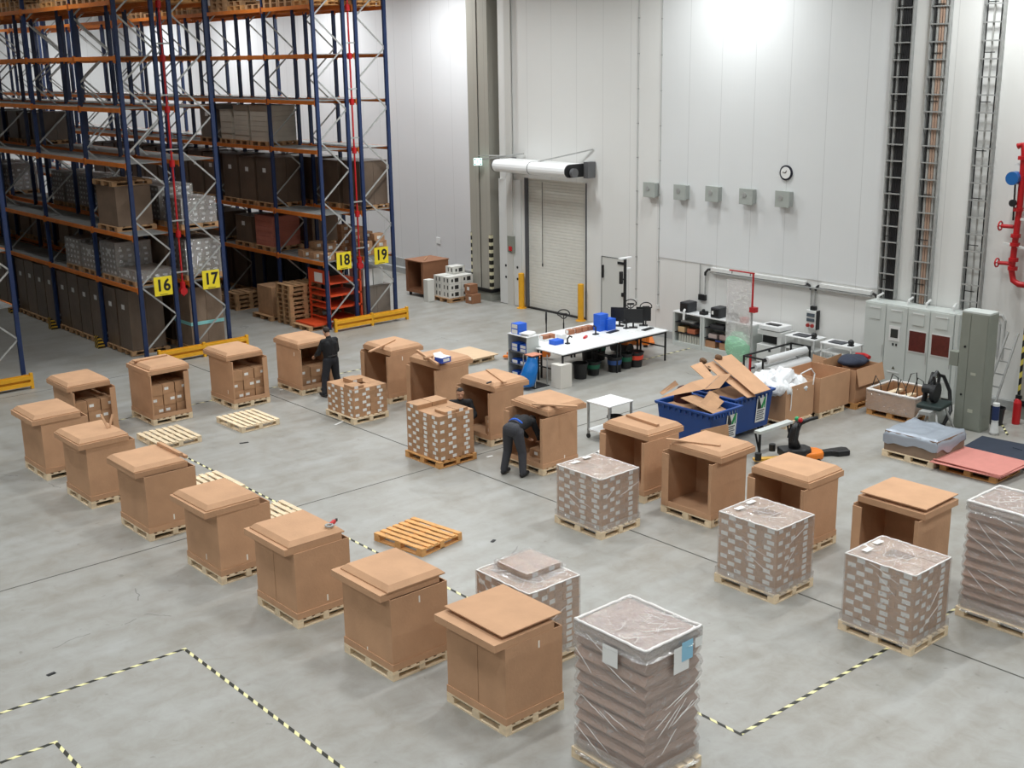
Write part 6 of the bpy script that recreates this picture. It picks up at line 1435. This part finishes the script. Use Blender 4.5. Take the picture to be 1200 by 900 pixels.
WC = mat('white_printed_carton', 'dddcd6', .6); BP = mat('print_black', '2a2a28', .6)
rpal(25.5, 32.55, 0.002, 'pallet under the white printed cartons by the left wall', .95)
n_ = 0
for (ax, ay, z_) in ((0, 0, 0), (0, 0, 1), (0, 0, 2), (.55, 0, 0), (.55, 0, 1), (.55, 0, 2), (.55, .45, 0), (.55, .45, 1), (.55, .45, 2), (.55, .45, 3), (0, .45, 0), (0, .45, 1), (0, .45, 2)):
    t = MB().box(0, .53, 0, .43, 0, .245).build('white_carton', WC, loc=(25.55+ax, 32.6+ay, .148+z_*.25)); tag(t, 'white printed carton by the left wall, %s column, %s from below' % ({(0, 0): 'front left', (.55, 0): 'front right', (.55, .45): 'rear right', (0, .45): 'rear left'}[(ax, ay)], WORD[z_]), 'carton', 'white printed cartons')
    MB().box(-.002, 0, .06, .12, .06, .2).box(-.002, 0, .25, .3, .06, .2).each('printed_mark', BP, t); MB().box(.1, .18, -.002, 0, .07, .17).box(.25, .42, -.002, 0, .05, .19).each('printed_mark', BP, t)
    MB().box(0, .53, 0, .02, .246, .248).build('edge_strip', BP, t)
o = MB().box(0, .3, 0, .25, 0, .78).build('white_carton', WC, loc=(25.1, 33.25, .002), bevel=.01); tag(o, 'tall narrow white carton standing before the brown box by the left wall', 'carton')
for i, (x, y, z, s, lab) in enumerate(((25.95, 31.85, 0, .4, 'small brown carton on the floor by the pillar, lower one'), (26.0, 32.0, .33, .34, 'small brown carton on the floor pile by the pillar, upper one'))):
    o = MB().box(0, s, 0, s*.9, 0, .32).build('brown_carton', mat('reddish_carton', '96694c', .7), loc=(x, y, z+.002)); tag(o, lab, 'carton'); MB().box(-.002, 0, .05, .17, .12, .24).build('white_label', PAPER, o)
# ------------------------------------------------------------------ people
SKIN = mat('skin', 'c99a7e', .55); HAIRM = mat('dark_brown_hair', '2a1f1a', .7, bump=.4, bscale=60)
BLK = mat('black_work_fleece', '15161a', .85, bump=.35, bscale=14); CHAR = mat('charcoal_trousers', '3b3c42', .85, bump=.35, bscale=12); NAVYT = mat('dark_trousers', '23252c', .85, bump=.35, bscale=12)
SHOE = mat('dark_safety_shoe', '1c1c1e', .6); BLUET = mat('blue_undershirt', '2b5fc2', .8)
def capsule(m, a, b, ra, rb, n=14):
    a, b = Vector(a), Vector(b); m.cyl(a, b, ra, rb, n); m.ball(a, ra, n); m.ball(b, rb, n)
def ell(m, c, r, rot=None, n=18):
    q = MB(); q.ball((0, 0, 0), 1, n, sc=r)
    M = Matrix.Translation(c) @ (rot.to_matrix().to_4x4() if rot else Matrix.Identity(4))
    m.add([tuple(M @ Vector(v)) for v in q.v], q.f)
def remesh(o, vox, sm=4):
    r = o.modifiers.new('join', 'REMESH'); r.mode = 'VOXEL'; r.voxel_size = vox; r.use_smooth_shade = True
    s = o.modifiers.new('smooth', 'SMOOTH'); s.iterations = sm; s.factor = .5
def hand(m, wrist, direc, palmn, side, curl=.5):
    """palm, four fingers and a thumb; DIREC points along the fingers, PALMN out of the palm, SIDE +1/-1 picks the thumb side"""
    d = Vector(direc).normalized(); nrm = (Vector(palmn)-d*Vector(palmn).dot(d)).normalized(); s = d.cross(nrm)*side; w = Vector(wrist)
    for k in range(4): capsule(m, w+s*(.012-.008*k), w+d*.09+s*(.03-.02*k), .016, .012, 8)
    for k, L in enumerate((.072, .08, .074, .058)):
        b = w+d*.09+s*(.03-.02*k); p1 = b+(d*math.cos(curl*.6)+nrm*math.sin(curl*.6))*L*.55; p2 = p1+(d*math.cos(curl*1.5)+nrm*math.sin(curl*1.5))*L*.5
        capsule(m, b, p1, .0095, .009, 8); capsule(m, p1, p2, .009, .0078, 8)
    b = w+d*.025+s*.028; p1 = b+(d*.6+s*.7+nrm*.25).normalized()*.045; p2 = p1+(d*.85+s*.2+nrm*.4).normalized()*.035
    capsule(m, b, p1, .013, .0105, 8); capsule(m, p1, p2, .0105, .009, 8)
def person(loc, yaw, label, J, look, trousers, curl=.5, shirt=False):
    """J: joints in metres, x = the person's right, y = forward, z = up"""
    t = thing('person', label, 'person', loc, yaw); V = {k: Vector(v) for k, v in J.items()}
    up = (V['neck']-V['hip']).normalized(); F = Vector(look[0]).normalized(); U = Vector(look[1]); U = (U-F*U.dot(F)).normalized(); Rr = F.cross(U)
    hd = V['head']; HM = Matrix((Rr, F, U)).transposed()
    def hp(x, y, z): return hd+Rr*x+F*y+U*z
    m = MB()
    # head: cranium, jaw, nose, ears, lips, brow
    ell(m, hp(0, -.005, .03), (.077, .095, .095), HM.to_euler()); ell(m, hp(0, .022, -.045), (.058, .07, .068), HM.to_euler())
    capsule(m, hp(0, .088, .015), hp(0, .108, -.018), .009, .014, 8); ell(m, hp(0, .085, -.052), (.024, .012, .008), HM.to_euler(), 10); ell(m, hp(0, .078, -.088), (.022, .018, .016), HM.to_euler(), 10)
    for s in (-1, 1): ell(m, hp(s*.078, -.01, -.005), (.01, .02, .032), HM.to_euler(), 10); capsule(m, hp(s*.016, .084, .03), hp(s*.048, .074, .032), .007, .006, 8)
    capsule(m, V['neck'], hp(0, -.01, -.06), .058, .055)
    capsule(m, V['hip'], V['neck']-up*.08, .12, .10)
    sh = (V['shR']-V['shL']).normalized()
    ch = V['neck']-up*.17
    for k in (-1, 1): capsule(m, V['hip']+sh*.06*k, ch+sh*.09*k, .11, .115)
    capsule(m, V['shL'], V['shR'], .06, .06)
    for s in 'LR':
        capsule(m, V['sh'+s], V['el'+s], .052, .042); capsule(m, V['el'+s], V['wr'+s], .042, .028)
        dd = (V['wr'+s]-V['el'+s]).normalized(); inn = (V['neck']-V['wr'+s]); hand(m, V['wr'+s], dd*.8+Vector((0, .3, -.2)), Vector((0, 0, -1)) if abs(dd.z) < .7 else inn, 1 if s == 'L' else -1, curl)
        capsule(m, V['th'+s], V['kn'+s], .085, .058); capsule(m, V['kn'+s], V['an'+s], .056, .04); f = V['an'+s]
        toe = V.get('toe'+s, f+Vector((0, .17, -.04))); capsule(m, f+Vector((0, 0, -.035)), toe, .042, .035)
    b = m.build('body', SKIN, t, smooth=True); remesh(b, .007, 3)
    # hair
    m = MB(); q = MB(); q.ball((0, 0, 0), 1, 40, sc=(.086, .106, .104)); vs = [Vector(v) for v in q.v]
    keep = lambda v: (v.z > .05-.5*max(0, -v.y+.045)) or (v.y < .012 and v.z > -.07)
    fs = [f for f in q.f if all(keep(vs[i]) for i in f)]
    M = Matrix.Translation(hp(0, -.008, .033)) @ HM.to_4x4(); m.add([tuple(M @ (v*(1+.03*noise.noise(v*40)))) for v in vs], fs)
    h = m.build('hair', HAIRM, t, smooth=True); so = h.modifiers.new('thick', 'SOLIDIFY'); so.thickness = .012; so.offset = -1
    m = MB()
    for s in (-1, 1): ell(m, hp(s*.032, .082, .012), (.011, .006, .006), HM.to_euler(), 8)
    m.each('eye', mat('eye_dark', '1d1714', .3), t)
    m = MB(); m.tube([hp(-.022, .094, -.052), hp(0, .1, -.05), hp(.022, .094, -.052)], .004, 6); m.build('mouth', mat('lip', '93574c', .5), t)
    # sweater
    m = MB(); capsule(m, V['hip']+up*.06, V['neck']-up*.09, .145, .115)
    for k in (-1, 1): capsule(m, V['hip']+up*.05+sh*.075*k, ch+sh*.1*k, .115, .132)
    capsule(m, V['shL'], V['shR'], .078, .078); capsule(m, V['neck']-up*.07, V['neck']+up*.005, .088, .07)
    for s in 'LR':
        el = V['el'+s]; wr = V['wr'+s]; capsule(m, V['sh'+s], el, .073, .06); capsule(m, el, el.lerp(wr, .93), .06, .042)
        capsule(m, el+Vector((0, 0, .02)), el+Vector((0, 0, -.02)), .062, .06, 10)
    o = m.build('sweater', BLK, t, smooth=True); remesh(o, .011, 4)
    # trousers
    m = MB(); capsule(m, V['thL']+up*.03, V['thR']+up*.03, .125, .125); capsule(m, V['hip']-up*.02, V['hip']+up*.06, .145, .138)
    for k in (-1, 1): capsule(m, V['hip']+sh*.07*k-up*.03, V['hip']+sh*.065*k+up*.05, .125, .122)
    for s in 'LR':
        capsule(m, V['th'+s], V['kn'+s], .122, .092); capsule(m, V['kn'+s], V['an'+s]+Vector((0, 0, .01)), .092, .074)
        capsule(m, V['an'+s]+Vector((0, 0, .05)), V['an'+s]+Vector((0, 0, -.0)), .07, .072, 12)
    o = m.build('trousers', trousers, t, smooth=True); remesh(o, .011, 4)
    k = MB(); nrm = up; a = sh; bb = nrm.cross(a)
    k.tube([V['hip']+up*.085+a*.165*math.cos(x)+bb*.142*math.sin(x) for x in [2*PI*i/20 for i in range(20)]], .02, 8, closed=True); k.build('belt', DARKM, t)
    if shirt:
        k = MB(); k.tube([V['hip']+up*.15+a*.168*math.cos(x)+bb*.148*math.sin(x) for x in [2*PI*i/20 for i in range(20)]], [.028]*20, 8, closed=True); k.build('undershirt_hem', BLUET, t)
        k = MB(); k.tube([V['hip']+up*.118+a*.14*math.cos(x)+bb*.128*math.sin(x) for x in [PI+PI*.3+PI*.4*i/9 for i in range(10)]], .014, 8); k.build('bare_back', SKIN, t)
    for s in 'LR':
        f = V['an'+s]; toe = V.get('toe'+s, f+Vector((0, .17, -.04))); m = MB(); capsule(m, f+Vector((0, -.04, -.045)), f+(toe-f)*.55+Vector((0, 0, -.018)), .052, .05); capsule(m, f+(toe-f)*.5+Vector((0, 0, -.02)), toe, .052, .044); capsule(m, f+Vector((0, 0, .02)), f+Vector((0, 0, -.04)), .058, .055)
        o = m.build('shoe', SHOE, t, smooth=True); remesh(o, .009, 2)
    return t
# standing man packing, seen from behind (forward = +Y)
person((15.93, 25.28, 0), 0.05, 'standing person in black sweater seen from behind, packing an open box', dict(
    hip=(0, -.02, .96), neck=(0, .03, 1.5), head=(-.01, .1, 1.64), shL=(-.19, .02, 1.42), shR=(.19, .02, 1.42),
    elL=(-.29, .1, 1.14), wrL=(-.22, .34, 1.02), elR=(.29, .1, 1.14), wrR=(.2, .33, 1.02),
    thL=(-.1, -.01, .9), thR=(.1, -.01, .9), knL=(-.17, .03, .5), knR=(.17, .03, .5), anL=(-.24, -.01, .1), anR=(.24, -.01, .1)),
    ((-.1, .85, -.5), (0, .3, 1)), NAVYT, .6)
# crouching man behind the tall stack, face towards the camera side
person((15.84, 19.93, 0), PI-.62, 'crouching dark-haired person in black sweater behind the tall open carton stack', dict(
    hip=(0, -.12, .47), neck=(0, .0, .99), head=(.0, .05, 1.14), shL=(-.2, .0, .92), shR=(.2, .0, .92),
    elL=(-.3, .1, .66), wrL=(-.16, .3, .55), elR=(.3, .1, .66), wrR=(.16, .3, .5),
    thL=(-.1, -.1, .38), thR=(.1, -.1, .38), knL=(-.14, .22, .3), knR=(.14, .14, .12), anL=(-.14, .05, .1), anR=(.14, -.3, .12), toeR=(.14, -.22, .04)),
    ((0, .95, -.2), (0, .2, 1)), NAVYT, .5)
# bending man reaching into the open box (forward = +X)
person((15.3, 17.5, 0), -PI/2+.25, 'bending person in charcoal trousers and black top, reaching into an open box', dict(
    hip=(0, -.1, 1.0), neck=(0, .42, 1.1), head=(.02, .55, 1.0), shL=(-.18, .38, 1.06), shR=(.18, .38, 1.06),
    elL=(-.22, .5, .8), wrL=(-.14, .66, .6), elR=(.22, .5, .8), wrR=(.14, .66, .6),
    thL=(-.11, -.08, .93), thR=(.11, -.08, .93), knL=(-.17, -.03, .5), knR=(.17, -.0, .5), anL=(-.22, -.1, .1), anR=(.22, -.06, .1)),
    ((0, .3, -1), (0, 1, .3)), CHAR, .7, shirt=True)
